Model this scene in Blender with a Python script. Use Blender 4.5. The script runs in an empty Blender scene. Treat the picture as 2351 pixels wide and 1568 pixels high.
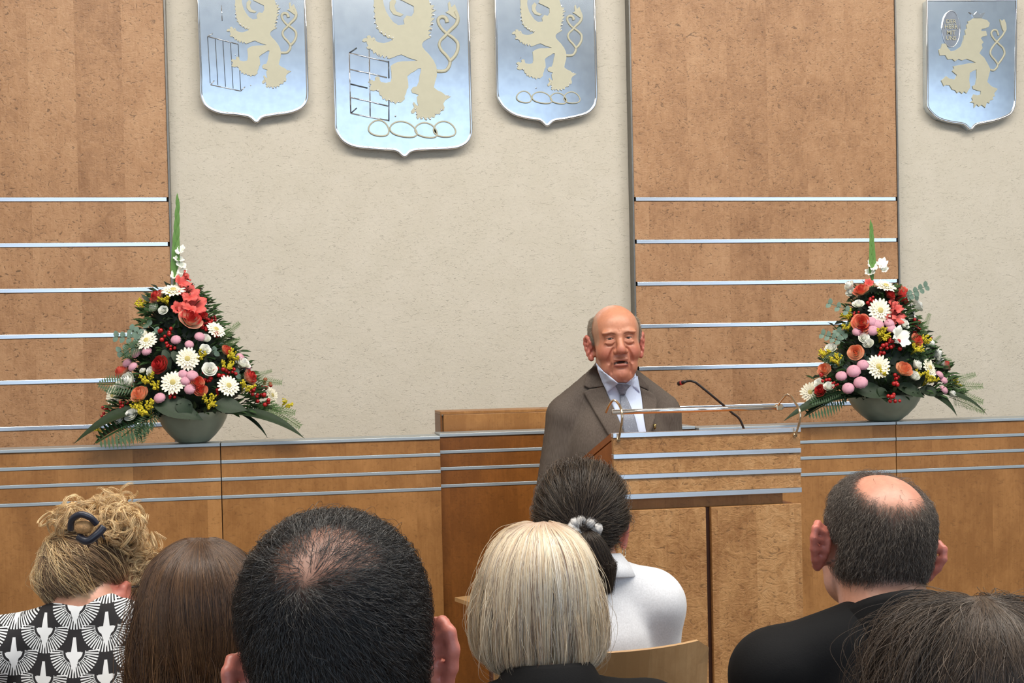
import bpy, bmesh, math, random
import numpy as np
from mathutils import Vector, Matrix, noise
from mathutils.geometry import tessellate_polygon
random.seed(7); np.random.seed(7); rng = np.random.default_rng(11)
S = bpy.context.scene
COL = S.collection
PI = math.pi

# ---------------------------------------------------------------- camera
W_, H_, F_ = 2351.0, 1568.0, 3135.0
YAW, PIT, ROL, CY = math.radians(10.177), math.radians(-1.25), math.radians(1.256), 894.2
EYE = np.array([0.0, 0.0, 1.5])
fw = np.array([math.sin(YAW)*math.cos(PIT), math.cos(YAW)*math.cos(PIT), math.sin(PIT)])
r0 = np.array([math.cos(YAW), -math.sin(YAW), 0.0]); u0 = np.cross(r0, fw)
rt = math.cos(ROL)*r0 - math.sin(ROL)*u0
up = math.cos(ROL)*u0 + math.sin(ROL)*r0
cam = bpy.data.cameras.new('camera'); camo = bpy.data.objects.new('camera', cam); COL.objects.link(camo)
M = Matrix(((rt[0], up[0], -fw[0], EYE[0]), (rt[1], up[1], -fw[1], EYE[1]), (rt[2], up[2], -fw[2], EYE[2]), (0, 0, 0, 1)))
camo.matrix_world = M
cam.sensor_fit = 'HORIZONTAL'; cam.sensor_width = 36.0; cam.lens = F_/W_*36.0
cam.shift_y = (CY - H_/2)/W_
cam.clip_start = 0.05; cam.clip_end = 60
S.camera = camo

def at(px, py, Y):
    """world point on the plane y = Y that the photograph shows at pixel (px, py)"""
    d = fw + rt*((px - W_/2)/F_) - up*((py - CY)/F_)
    return EYE + d*((Y - EYE[1])/d[1])

# ---------------------------------------------------------------- light
S.view_settings.view_transform = 'Standard'; S.view_settings.look = 'None'
S.view_settings.gamma = 1.0; S.view_settings.use_curve_mapping = False
S.view_settings.exposure = 0.06
wd = bpy.data.worlds.new('world'); S.world = wd; wd.use_nodes = True
wd.node_tree.nodes['Background'].inputs[0].default_value = (0.75, 0.82, 0.95, 1)
wd.node_tree.nodes['Background'].inputs[1].default_value = 0.35

def area(name, loc, size, power, col, rot):
    l = bpy.data.lights.new(name, 'AREA'); l.shape = 'RECTANGLE'; l.size, l.size_y = size
    l.energy = power; l.color = col
    o = bpy.data.objects.new(name, l); COL.objects.link(o); o.location = loc; o.rotation_euler = rot
    return o
YR, YB, XL, XR, ZC = -5.0, 6.5, -5.5, 11.0, 5.6
DAY = (0.62, 0.80, 1.0); WARM = (1.0, 0.94, 0.85)
area('window_light', (0.2, YR+0.12, 2.70), (7.6, 5.0), 150, DAY, (math.radians(90), 0, 0))
area('window_light', (8.0, YR+0.12, 2.70), (4.4, 5.0), 100, DAY, (math.radians(90), 0, 0))
area('lamp_light', (1.1, 0.4, ZC-0.12), (0.7, 0.7), 16, WARM, (0, 0, 0))
area('lamp_light', (4.6, 0.4, ZC-0.12), (0.7, 0.7), 16, WARM, (0, 0, 0))
area('lamp_light', (-2.4, 0.4, ZC-0.12), (0.7, 0.7), 16, WARM, (0, 0, 0))
area('fill_light', (1.6, 2.2, ZC-0.12), (9.0, 1.6), 610, WARM, (math.radians(20), 0, 0))  # soft overhead fill added to brighten the back wall, no fixture behind it

# ---------------------------------------------------------------- helpers
def lin(c):
    return tuple(((v/255)/12.92 if v/255 <= 0.04045 else ((v/255+0.055)/1.055)**2.4) for v in c) + (1.0,)

class NT:
    """small node-tree writer"""
    def __init__(s, name):
        s.m = bpy.data.materials.new(name); s.m.use_nodes = True
        s.t = s.m.node_tree; s.b = s.t.nodes['Principled BSDF']
    def n(s, typ, **kw):
        nd = s.t.nodes.new(typ)
        for k, v in kw.items():
            if k.startswith('i_'):
                key = k[2:]; key = int(key) if key.isdigit() else key.replace('_', ' ')
                nd.inputs[key].default_value = v
            else: setattr(nd, k, v)
        return nd
    def l(s, a, b): s.t.links.new(a, b)
    def math(s, op, a, b=None, c=None, clamp=False):
        nd = s.t.nodes.new('ShaderNodeMath'); nd.operation = op; nd.use_clamp = clamp
        for i, v in enumerate((a, b, c)):
            if v is None: continue
            if isinstance(v, (int, float)): nd.inputs[i].default_value = v
            else: s.l(v, nd.inputs[i])
        return nd.outputs[0]
    def ramp(s, fac, stops):
        nd = s.t.nodes.new('ShaderNodeValToRGB'); cr = nd.color_ramp
        while len(cr.elements) < len(stops): cr.elements.new(0.5)
        for e, (p, c) in zip(cr.elements, stops): e.position = p; e.color = c
        s.l(fac, nd.inputs[0]); return nd.outputs[0]
    def mix(s, fac, a, b, blend='MIX'):
        nd = s.t.nodes.new('ShaderNodeMix'); nd.data_type = 'RGBA'; nd.blend_type = blend
        for sock, v in ((nd.inputs[0], fac), (nd.inputs[6], a), (nd.inputs[7], b)):
            if isinstance(v, (int, float)): sock.default_value = v
            elif isinstance(v, tuple): sock.default_value = v
            else: s.l(v, sock)
        return nd.outputs[2]
    def bump(s, h, strength=0.3, dist=0.01):
        nd = s.n('ShaderNodeBump', i_Strength=strength, i_Distance=dist); s.l(h, nd.inputs['Height'])
        s.l(nd.outputs[0], s.b.inputs['Normal'])
    def coord(s, scale=(1, 1, 1), kind='Object'):
        tc = s.n('ShaderNodeTexCoord'); mp = s.n('ShaderNodeMapping'); mp.inputs['Scale'].default_value = scale
        s.l(tc.outputs[kind], mp.inputs[0]); return mp.outputs[0]
    def noise(s, vec, scale, detail=3, rough=0.5, dist=0.0):
        nd = s.n('ShaderNodeTexNoise', i_Scale=scale, i_Detail=detail, i_Roughness=rough, i_Distortion=dist)
        s.l(vec, nd.inputs['Vector']); return nd.outputs[0]

def simple(name, c, rough=0.6, metal=0.0, var=0.12, scale=30, bump=0.0, spec=0.5, sss=0.0, sheen=0.0):
    m = NT(name); b = m.b
    v = m.coord(); nz = m.noise(v, scale, 4, 0.6)
    c = lin(c)
    lo = tuple(x*(1-var) for x in c[:3])+(1,); hi = tuple(min(1, x*(1+var)) for x in c[:3])+(1,)
    m.l(m.ramp(nz, [(0.3, lo), (0.7, hi)]), b.inputs['Base Color'])
    b.inputs['Roughness'].default_value = rough; b.inputs['Metallic'].default_value = metal
    b.inputs['Specular IOR Level'].default_value = spec
    if sss: b.inputs['Subsurface Weight'].default_value = sss; b.inputs['Subsurface Radius'].default_value = (0.008, 0.003, 0.002); b.inputs['Subsurface Scale'].default_value = 1.0
    if sheen: b.inputs['Sheen Weight'].default_value = sheen
    if bump: m.bump(nz, bump, 0.003)
    return m.m

def mesh(name, vs, fs, smooth=False):
    me = bpy.data.meshes.new(name); me.from_pydata([tuple(v) for v in vs], [], fs); me.update()
    if smooth: me.polygons.foreach_set('use_smooth', [True]*len(me.polygons))
    return me
def origin(p):
    o = np.zeros(3)
    while p is not None: o = o + np.array(p.location); p = p.parent
    return o
def obj(name, me, mat=None, parent=None, kind=None):
    """link mesh ME (world coordinates) as one object; parents are never rotated"""
    if parent is not None:
        off = origin(parent)
        if off.any(): me.transform(Matrix.Translation(Vector(-off)))
    o = bpy.data.objects.new(name, me); COL.objects.link(o)
    if mat is not None:
        for m in (mat if isinstance(mat, (list, tuple)) else [mat]): me.materials.append(m)
    if parent is not None: o.parent = parent
    if kind: o['kind'] = kind
    return o
def tag(o, label, cat, group=None):
    o['label'] = label; o['category'] = cat
    if group: o['group'] = group
    return o
def thing(name, loc, label, cat, group=None):
    o = bpy.data.objects.new(name, None); COL.objects.link(o); o.location = tuple(loc); o.empty_display_size = 0.05
    return tag(o, label, cat, group)

def bm_mesh(name, bm, smooth=False):
    me = bpy.data.meshes.new(name); bmesh.ops.recalc_face_normals(bm, faces=bm.faces); bm.to_mesh(me); bm.free()
    if smooth: me.polygons.foreach_set('use_smooth', [True]*len(me.polygons))
    return me
def box_bm(lo, hi, bev=0.0, bm=None):
    own = bm is None
    b2 = bmesh.new()
    r = bmesh.ops.create_cube(b2, size=1.0)
    lo, hi = np.array(lo, float), np.array(hi, float)
    for v in b2.verts: v.co = Vector((lo+hi)/2 + np.array(v.co)*(hi-lo))
    if bev: bmesh.ops.bevel(b2, geom=list(b2.edges), offset=bev, segments=2, affect='EDGES', profile=0.5)
    if own: return b2
    t = bpy.data.meshes.new('tmp'); b2.to_mesh(t); b2.free(); bm.from_mesh(t); bpy.data.meshes.remove(t); return bm
def box(name, lo, hi, mat, parent=None, bev=0.002, kind=None):
    return obj(name, bm_mesh(name, box_bm(lo, hi, bev)), mat, parent, kind)

def tube_arrays(pts, rad, seg=10, closed=False, flat=None):
    P = np.array(pts, float); n = len(P)
    R = np.full(n, rad) if np.isscalar(rad) else np.array(rad, float)
    T = np.zeros_like(P)
    if closed: T = np.roll(P, -1, 0) - np.roll(P, 1, 0)
    else:
        T[1:-1] = P[2:]-P[:-2]; T[0] = P[1]-P[0]; T[-1] = P[-1]-P[-2]
    T /= np.maximum(np.linalg.norm(T, axis=1, keepdims=True), 1e-9)
    ref = np.array([0, 0, 1.0]) if abs(T[0][2]) < 0.9 else np.array([1.0, 0, 0])
    N = np.cross(T[0], ref); N /= np.linalg.norm(N)
    vs = []
    for i in range(n):
        N = N - T[i]*(N@T[i]); N /= max(np.linalg.norm(N), 1e-9); B = np.cross(T[i], N)
        for k in range(seg):
            a = 2*PI*k/seg; q = (N*math.cos(a)+B*math.sin(a))*R[i]
            if flat is not None: q = q*np.array(flat)
            vs.append(P[i]+q)
    fs = []
    for i in range(n if closed else n-1):
        j = (i+1) % n
        for k in range(seg):
            l = (k+1) % seg; fs.append((i*seg+k, i*seg+l, j*seg+l, j*seg+k))
    if not closed: fs.append(tuple(range(seg))[::-1]); fs.append(tuple((n-1)*seg+k for k in range(seg)))
    return vs, fs
def tube(name, pts, rad, mat, parent=None, seg=10, closed=False, flat=None):
    vs, fs = tube_arrays(pts, rad, seg, closed, flat)
    return obj(name, mesh(name, vs, fs, True), mat, parent)
def smooth_path(pts, n=8, closed=False):
    P = [np.array(p, float) for p in pts]; out = []; m = len(P)
    for i in range(m if closed else m-1):
        if closed: a, b, c, d = P[(i-1) % m], P[i], P[(i+1) % m], P[(i+2) % m]
        else: a, b, c, d = P[max(i-1, 0)], P[i], P[i+1], P[min(i+2, m-1)]
        for k in range(n):
            t = k/n
            out.append(0.5*((2*b)+(-a+c)*t+(2*a-5*b+4*c-d)*t*t+(-a+3*b-3*c+d)*t**3))
    if not closed: out.append(P[-1])
    return out
class MB:
    """collects pieces into one mesh"""
    def __init__(s): s.v = []; s.f = []
    def add(s, vs, fs):
        b = len(s.v); s.v.extend([tuple(v) for v in vs]); s.f.extend([tuple(i+b for i in f) for f in fs]); return s
    def tube(s, pts, rad, seg=6, closed=False, flat=None): return s.add(*tube_arrays(pts, rad, seg, closed, flat))
    def box(s, lo, hi):
        x0, y0, z0 = lo; x1, y1, z1 = hi
        return s.add([(x0,y0,z0),(x1,y0,z0),(x1,y1,z0),(x0,y1,z0),(x0,y0,z1),(x1,y0,z1),(x1,y1,z1),(x0,y1,z1)],
                     [(0,3,2,1),(4,5,6,7),(0,1,5,4),(1,2,6,5),(2,3,7,6),(3,0,4,7)])
    def blob(s, c, r, seg=8, rings=5, rot=None):
        vs = []; fs = []
        for i in range(rings+1):
            t = PI*i/rings
            for k in range(seg):
                a = 2*PI*k/seg; q = np.array([math.sin(t)*math.cos(a), math.sin(t)*math.sin(a), math.cos(t)])*np.array(r)
                if rot is not None: q = rot@q
                vs.append(np.array(c)+q)
        for i in range(rings):
            for k in range(seg):
                l = (k+1) % seg; fs.append((i*seg+k, i*seg+l, (i+1)*seg+l, (i+1)*seg+k))
        return s.add(vs, fs)
    def build(s, name, mat, parent=None, smooth=True, kind=None): return obj(name, mesh(name, s.v, s.f, smooth), mat, parent, kind)

def slab(name, poly, depth, mat, parent=None, bev=0.0, nrm=np.array([0, -1.0, 0])):
    """polygon of world points, front face as given, extruded back by DEPTH along -nrm"""
    bm = bmesh.new(); P = [Vector(p) for p in poly]
    tri = tessellate_polygon([P])
    a = [bm.verts.new(p) for p in P]; b = [bm.verts.new(p - Vector(nrm)*depth) for p in P]
    for t in tri:
        bm.faces.new([a[i] for i in t]); bm.faces.new([b[i] for i in reversed(t)])
    n = len(P)
    for i in range(n):
        j = (i+1) % n; bm.faces.new((a[i], b[i], b[j], a[j]))
    bmesh.ops.recalc_face_normals(bm, faces=bm.faces)
    if bev:
        ed = [e for e in bm.edges if len(e.link_faces) == 2 and e.calc_face_angle(0) > 0.6 and all(v in set(a) for v in e.verts)]
        bmesh.ops.bevel(bm, geom=ed, offset=bev, segments=2, affect='EDGES', profile=0.5, clamp_overlap=True)
    return obj(name, bm_mesh(name, bm), mat, parent)
# ---------------------------------------------------------------- materials of the room
def wood(name, c_lo, c_mid, c_hi, band=0.19, fleck=1.0, rough=0.38, bump=0.25, burl=1.0):
    m = NT(name); v = m.coord()
    sep = m.n('ShaderNodeSeparateXYZ'); m.l(v, sep.inputs[0])
    # veneer leaves: vertical bands, each with its own tint
    bx = m.math('FLOOR', m.math('DIVIDE', m.math('ADD', sep.outputs[0], m.math('MULTIPLY', sep.outputs[1], 0.7)), band))
    wn = m.n('ShaderNodeTexWhiteNoise', noise_dimensions='1D'); m.l(bx, wn.inputs['W'])
    oi = m.n('ShaderNodeObjectInfo')
    add = m.n('ShaderNodeVectorMath', operation='ADD'); m.l(v, add.inputs[0])
    cmb = m.n('ShaderNodeCombineXYZ'); m.l(m.math('MULTIPLY', oi.outputs['Random'], 9.0), cmb.inputs[2]); m.l(m.math('MULTIPLY', wn.outputs[0], 5.0), cmb.inputs[0])
    m.l(cmb.outputs[0], add.inputs[1]); p = add.outputs[0]
    mp = m.n('ShaderNodeMapping'); mp.inputs['Scale'].default_value = (1.0, 1.0, 0.75); m.l(p, mp.inputs[0]); q = mp.outputs[0]
    big = m.noise(q, 6.0, 3, 0.55, 0.4)
    grain = m.noise(q, 34.0, 4, 0.62, 1.1)           # pommele figure
    mp2 = m.n('ShaderNodeMapping'); mp2.inputs['Scale'].default_value = (90, 90, 4); m.l(p, mp2.inputs[0])
    fine = m.noise(mp2.outputs[0], 2.0, 3, 0.6)
    mp3 = m.n('ShaderNodeMapping'); mp3.inputs['Scale'].default_value = (1, 1, 1.6); mp3.inputs['Rotation'].default_value = (0, 0.5, 0); m.l(p, mp3.inputs[0])
    fl = m.noise(mp3.outputs[0], 30.0, 2, 0.55, 2.6)
    f = m.math('ADD', m.math('MULTIPLY', big, 0.45), m.math('MULTIPLY', grain, 0.40*burl))
    f = m.math('ADD', f, m.math('MULTIPLY', fine, 0.15))
    f = m.math('ADD', f, m.math('MULTIPLY', m.math('SUBTRACT', wn.outputs[0], 0.5), 0.13))
    col = m.ramp(f, [(0.30, lin(c_lo)), (0.50, lin(c_mid)), (0.70, lin(c_hi))])
    dark = m.ramp(fl, [(0.31, (1, 1, 1, 1)), (0.40, (0, 0, 0, 1))])
    col = m.mix(m.math('MULTIPLY', dark, 0.55*fleck), col, lin(tuple(x*0.55 for x in c_lo)))
    m.l(col, m.b.inputs['Base Color'])
    m.b.inputs['Roughness'].default_value = rough; m.b.inputs['Specular IOR Level'].default_value = 0.35
    m.bump(m.math('ADD', m.math('MULTIPLY', grain, 1.0), m.math('MULTIPLY', fl, 0.8)), bump, 0.004)
    return m.m
WALLWOOD = wood('wall_panel_veneer', (146, 105, 71), (176, 133, 95), (194, 152, 113), band=0.205, fleck=1.2, bump=0.5)
DESKWOOD = wood('counter_veneer', (140, 95, 50), (170, 121, 70), (186, 139, 86), band=0.25, fleck=0.5, bump=0.10, burl=0.55)
SHADEWOOD = wood('shade_toned_veneer', (114, 68, 26), (142, 88, 38), (158, 104, 50), band=0.25, fleck=0.5, bump=0.10, burl=0.55)  # lectern's shade on the gate unit put into a darker, more orange wood colour
LECTWOOD = wood('lectern_veneer', (140, 94, 52), (178, 132, 84), (200, 156, 108), band=0.115, fleck=0.9, bump=0.5)
SIDEWOOD = wood('lectern_side_veneer', (140, 78, 30), (170, 102, 46), (186, 120, 60), band=0.4, fleck=0.2, bump=0.05, burl=0.4)
CHAIRWOOD = wood('chair_beech', (178, 140, 96), (200, 164, 120), (214, 182, 140), band=0.12, fleck=0.15, bump=0.05, burl=0.4)

def plaster():
    m = NT('roughcast_plaster'); v = m.coord()
    a = m.noise(v, 70, 4, 0.65, 0.5); b = m.noise(v, 9, 3, 0.5)
    c = m.noise(m.coord((1, 1, 2.4)), 44, 2, 0.5, 1.6); e = m.noise(m.coord((1, 1, 1.8)), 36, 2, 0.5, 2.0)
    ridge = m.ramp(c, [(0.63, (0, 0, 0, 1)), (0.72, (1, 1, 1, 1))]); pit = m.ramp(e, [(0.26, (1, 1, 1, 1)), (0.34, (0, 0, 0, 1))])
    col = m.ramp(b, [(0.3, lin((208, 200, 184))), (0.7, lin((213, 205, 190)))])
    m.l(col, m.b.inputs['Base Color']); m.b.inputs['Roughness'].default_value = 0.9; m.b.inputs['Specular IOR Level'].default_value = 0.15
    h = m.math('ADD', m.math('MULTIPLY', a, 0.5), m.math('SUBTRACT', m.math('MULTIPLY', ridge, 0.8), m.math('MULTIPLY', pit, 0.8)))
    m.bump(h, 0.50, 0.009)
    return m.m
PLASTER = plaster()
def brushed(name, c, rough=0.28, aniso=True):
    m = NT(name); nz = m.noise(m.coord((3, 3, 260)), 2.0, 3, 0.6)
    m.l(m.ramp(nz, [(0.3, lin(tuple(x*0.94 for x in c))), (0.7, lin(c))]), m.b.inputs['Base Color'])
    m.b.inputs['Metallic'].default_value = 1.0
    m.l(m.math('ADD', m.math('MULTIPLY', nz, 0.12), rough-0.06), m.b.inputs['Roughness'])
    return m.m
ALU = brushed('brushed_aluminium', (236, 240, 246), 0.25)
ALU2 = brushed('satin_aluminium', (196, 204, 208), 0.5)
CHROME = simple('polished_chrome', (240, 240, 242), 0.08, 1.0, 0.02)
EDGE = simple('grey_edge_profile', (120, 118, 114), 0.4, 0.7)
DARKGAP = simple('dark_stained_wood', (72, 38, 18), 0.5)
WHITEPAINT = simple('white_paint', (226, 224, 218), 0.8, 0, 0.03)
CARPET = simple('grey_carpet', (112, 106, 100), 0.95, 0, 0.2, 200, 0.3)
GLOW = NT('lamp_diffuser'); GLOW.b.inputs['Emission Color'].default_value = (1, 0.85, 0.65, 1); GLOW.b.inputs['Emission Strength'].default_value = 5; GLOW = GLOW.m
BRASS = simple('champagne_metal', (226, 206, 176), 0.16, 1.0, 0.05)

# ---------------------------------------------------------------- room shell
def st(o): o['kind'] = 'structure'; return o
st(box('floor', (XL-.2, YR-.2, -0.1), (XR+.2, YB+.3, 0), CARPET, bev=0))
st(box('ceiling', (XL-.2, YR-.2, ZC), (XR+.2, YB+.3, ZC+.1), WHITEPAINT, bev=0))
st(box('wall_left', (XL-.2, YR-.2, 0), (XL, YB+.3, ZC), WHITEPAINT, bev=0))
st(box('wall_right', (XR, YR-.2, 0), (XR+.2, YB+.3, ZC), WHITEPAINT, bev=0))
wb = st(box('wall_back', (XL, YB, 0), (XR, YB+.2, ZC), PLASTER, bev=0))
# rear wall behind the camera: two glazed openings
mb = MB()
for lo, hi in (((XL, 0), (-3.7, ZC)), ((4.1, 0), (5.75, ZC)), ((10.25, 0), (XR, ZC)), ((-3.7, 0), (4.1, .15)), ((5.75, 0), (10.25, .15)), ((-3.7, 5.28), (4.1, ZC)), ((5.75, 5.28), (10.25, ZC))):
    mb.box((lo[0], YR-.15, lo[1]), (hi[0], YR, hi[1]))
st(mb.build('wall_rear', WHITEPAINT, smooth=False))
for i, (x0, x1) in enumerate(((-3.7, 4.1), (5.75, 10.25))):
    mb = MB()
    for z in (.15, 5.22): mb.box((x0, YR-.02, z), (x1, YR+.05, z+.06))
    for x in (x0, x1-.06): mb.box((x, YR-.02, .15), (x+.06, YR+.05, 5.28))
    st(mb.build('window_%d' % (i+1), WHITEPAINT, smooth=False))

# wood panelling on the back wall: bands of veneer with aluminium strips let in between
YP = YB-0.065
def cladding(x0, x1, zs, name_trims):
    """zs: heights of the strips' centres at x0 from top to bottom"""
    edges = [ZC] + zs + [0.0]; h = 0.0105
    for i in range(len(edges)-1):
        top = edges[i] - (h if i else 0); bot = edges[i+1] + (h if i < len(edges)-2 else 0)
        box('panel', (x0, YP, bot), (x1, YB+.001, top), WALLWOOD, wb, bev=0.0012)
    for z in zs: box('metal_strip', (x0+.008, YP-.004, z-h+.001), (x1-.008, YB-.02, z+h-.001), ALU, wb, bev=0.0015)
zsR = [at(1750, y, YP)[2] for y in (457.2, 553, 648.5, 744.3, 840, 931.5, 1024)]
zsL = [at(190, y, YP)[2] for y in (458, 562, 666, 770.4, 874.5, 980, 1085)]
zs = [(a+b)/2 for a, b in zip(zsL, zsR)]
xl1 = at(388, 500, YP)[0]; xr0 = at(1456.5, 500, YP)[0]; xr1 = at(2058.5, 400, YP)[0]
cladding(XL, xl1, zsL, None); cladding(xr0, xr1, zsR, None)
for x, s in ((xl1, 1), (xr0, -1), (xr1, 1)):
    a = x+.001*s; b = x+.009*s
    box('edge_profile', (min(a, b), YP-.006, 0), (max(a, b), YB-.001, ZC), EDGE, wb, bev=0.001)
print('strip z', np.round(zsL, 3), np.round(zsR, 3))
# ---------------------------------------------------------------- counter in front of the back wall
YC = 4.9
cz = [at(507, y, YC)[2] for y in (1020.3, 1060.7, 1100.5, 1141.5)]
bx = [at(x, y, YC)[0] for x, y in ((-330, 1040), (507, 1060), (1012, 1050), (1603, 985), (2056.5, 970), (2700, 960))]
ulab = ['wooden counter unit with four metal strips below the left flowers, running out of frame',
        'wooden counter unit with metal strips between the left flowers and the darker gate',
        'reddish wooden gate unit of the counter beside the speaker, lectern shade put into its colour',
        'wooden counter unit with metal strips behind the lectern, under the right flowers',
        'wooden counter unit at the far right end, under the trailing leaves of the right flowers']
CT = cz[0]+.005
for i in range(5):
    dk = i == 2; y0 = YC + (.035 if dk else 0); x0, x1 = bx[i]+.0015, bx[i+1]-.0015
    t = thing('counter_unit', ((x0+x1)/2, y0+.07, 0), ulab[i], 'counter', 'counter units in a row'); wm = SHADEWOOD if dk else DESKWOOD
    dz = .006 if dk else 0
    ed = [CT+dz-.0125] + [z+dz for z in cz[1:]] + [0.0]
    box('core', (bx[i]+.0002, y0+.022, 0.0), (bx[i+1]-.0002, y0+.14, CT+dz-.012), DARKGAP, t, 0)
    box('metal_cap', (x0, y0-.004, CT+dz-.0115), (x1, y0+.15, CT+dz), ALU2, t, .001)
    for k in range(4):
        top = ed[k] - (.0062 if k else 0); bot = ed[k+1] + (.0062 if k < 3 else 0)
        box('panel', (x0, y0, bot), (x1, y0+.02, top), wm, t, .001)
    for z in ed[1:4]: box('metal_strip', (x0, y0-.002, z-.0058), (x1, y0+.021, z+.0058), ALU2, t, .001)

# raised wooden block behind the counter
a = at(1010.5, 945, 5.12); b = at(1555, 940, 5.12)
t = thing('wooden_cabinet', ((a[0]+b[0])/2, 5.3, 0), 'plain wooden cabinet standing taller than the counter behind the speaker', 'cabinet')
box('body', (a[0]+.006, 5.135, 0), (b[0]-.006, 5.28, a[2]-.02), DESKWOOD, t, .002)
box('front_panel', (a[0]+.012, 5.12, 0.05), (b[0]-.012, 5.134, a[2]-.012), DESKWOOD, t, .002)
box('top', (a[0], 5.12, a[2]-.012), (b[0], 5.29, a[2]), DESKWOOD, t, .002)
box('side_edge', (a[0], 5.12, 0), (a[0]+.0055, 5.29, a[2]-.012), SHADEWOOD, t, .001)

# ---------------------------------------------------------------- heraldic shields
YS = YB-.05
PLATE = NT('shield_plate'); _n = PLATE.noise(PLATE.coord((8, 8, 8)), 3, 3)
PLATE.l(PLATE.ramp(_n, [(0.3, lin((214, 224, 236))), (0.7, lin((226, 236, 246)))]), PLATE.b.inputs['Base Color'])
PLATE.b.inputs['Metallic'].default_value = 1; PLATE.b.inputs['Roughness'].default_value = 0.15; PLATE = PLATE.m
RELIEF = simple('matt_relief_metal', (190, 187, 166), 0.6, 0.25, 0.03)
OVAL = simple('grey_enamel', (128, 136, 148), 0.4, 0.3)
LINE = simple('engraved_line', (96, 100, 104), 0.35, 0.8)
def cx(pts, s, ox, oy): return [(x/s+ox, y/s+oy) for x, y in pts]
OUT = {
 'l': (cx([(192,560),(192,660),(205,720),(240,770),(330,810),(450,822),(540,838),(592,876),(632,842),(720,824),(840,806),(920,770),(952,720),(960,660),(957,560)], 3.135, 400, 0), (452.5, -47), (698.5, -49)),
 'm': (cx([(127,1140),(130,1240),(160,1310),(220,1378),(330,1425),(560,1448),(720,1462),(800,1518),(870,1466),(1020,1450),(1270,1438),(1390,1396),(1440,1320),(1451,1240),(1447,1140)], 4.237, 740, 0), (761, -54), (1073.5, -56)),
 'r': (cx([(203,950),(205,1050),(225,1120),(290,1210),(400,1285),(540,1325),(690,1350),(765,1410),(840,1356),(1010,1328),(1200,1278),(1290,1200),(1315,1120),(1321,1050),(1320,950)], 4.9, 1100, 0), (1137, -32), (1364, -34)),
 'f': (cx([(388,1080),(390,1180),(420,1245),(510,1325),(640,1368),(800,1395),(878,1452),(940,1398),(1130,1358),(1290,1300),(1350,1240),(1375,1160),(1378,1080)], 4.9, 2050, 0), (2128.5, 1), (2333.5, 0)),
}
LION = [(540,-150),(500,-60),(505,20),(497,60),(512,75),(500,105),(514,130),(506,160),(522,190),(514,212),(532,245),(524,270),(548,285),(556,312),(580,318),(596,345),(618,346),(640,372),(664,366),(686,388),(650,405),(600,420),(556,414),(520,398),(512,372),(498,360),(478,372),(470,350),(452,342),(432,352),(440,374),(418,368),(396,380),(388,400),(408,408),(430,402),(436,424),(446,446),(430,458),(440,476),(470,474),(490,492),(500,522),(520,508),(536,540),(552,524),(566,556),(588,534),(604,566),(624,544),(646,572),(690,558),(730,540),(770,530),(840,562),(926,588),(860,594),(780,596),(730,604),(690,622),(664,644),(672,700),(674,760),(664,796),(620,806),(570,798),(560,778),(556,750),(530,742),(512,756),(520,776),(500,790),(486,778),(462,780),(446,796),(462,812),(476,822),(466,846),(452,862),(468,878),(500,884),(530,876),(550,892),(560,926),(580,934),(586,966),(606,956),(622,984),(650,970),(670,996),(690,985),(712,1012),(736,988),(760,1000),(784,982),(804,962),(800,940),(818,900),(822,872),(838,850),(836,800),(826,742),(860,712),(900,690),(936,664),(962,664),(958,700),(948,730),(940,790),(920,840),(884,846),(864,872),(874,902),(910,912),(938,922),(920,942),(924,990),(936,1030),(914,1020),(890,990),(880,1008),(894,1040),(878,1062),(862,1080),(870,1104),(892,1100),(910,1080),(922,1108),(914,1140),(930,1160),(950,1140),(960,1164),(984,1140),(1004,1168),(1026,1140),(1046,1162),(1066,1136),(1092,1146),(1104,1112),(1140,1108),(1156,1080),(1184,1072),(1190,1044),(1178,1010),(1196,976),(1252,938),(1204,930),(1166,898),(1120,878),(1086,850),(1096,800),(1114,740),(1116,690),(1108,640),(1084,590),(1040,530),(1000,490),(976,460),(970,430),(984,404),(1020,380),(1060,360),(1030,340),(1058,316),(1028,300),(1072,268),(1040,262),(1080,216),(1050,220),(1094,176),(1056,170),(1090,132),(1058,130),(1110,96),(1064,92),(1090,52),(1050,50),(1036,0),(1020,-60),(980,-120),(900,-170),(830,-150),(800,-90),(760,-60),(745,-10),(790,10),(850,40),(890,60),(892,120),(866,160),(820,150),(790,190),(800,236),(740,246),(690,214),(650,160),(620,110),(600,50),(590,0),(600,-100),(580,-160)]
TONGUE = [(655,20),(690,-20),(720,10),(700,60),(720,110),(790,140),(760,160),(690,140),(656,90)]
TAIL1 = [(1112,692),(1160,694),(1204,684),(1236,640),(1240,590),(1206,540),(1160,490),(1138,440),(1150,395),(1190,355),(1240,300),(1300,240),(1318,180),(1290,110)]
TAIL2 = [(1236,600),(1290,545),(1318,480),(1316,420),(1280,375),(1240,345),(1180,300),(1136,240),(1128,190),(1160,164),(1200,176),(1216,220)]
TUFT = [(1290,180),(1240,140),(1200,120),(1230,100),(1222,30),(1240,10),(1256,70),(1290,40),(1304,80),(1334,150),(1336,190)]
DROPS = [(1052,30,9,26),(1074,84,24,14),(1080,146,24,14),(1066,234,24,18),(1058,284,20,18),(1048,350,22,14),(508,170,13,18),(512,220,13,18),(538,262,12,24),(574,312,11,30),(614,336,10,32),(650,352,9,28),(686,366,12,22),(548,540,8,24),(594,548,8,22),(634,558,8,22),(650,970,9,18),(598,960,8,16),(690,990,8,16),(740,990,10,14),(500,384,12,16),(478,480,12,16),(505,722,10,12),(540,880,22,14),(460,834,12,14),(712,1128,14,14),(905,1060,20,12),(920,1110,16,16),(970,1145,10,24),(1012,1160,16,18),(1050,1156,14,20),(1100,1110,14,14),(1140,1105,18,12),(1160,1065,20,20),(1215,930,26,9)]
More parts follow.
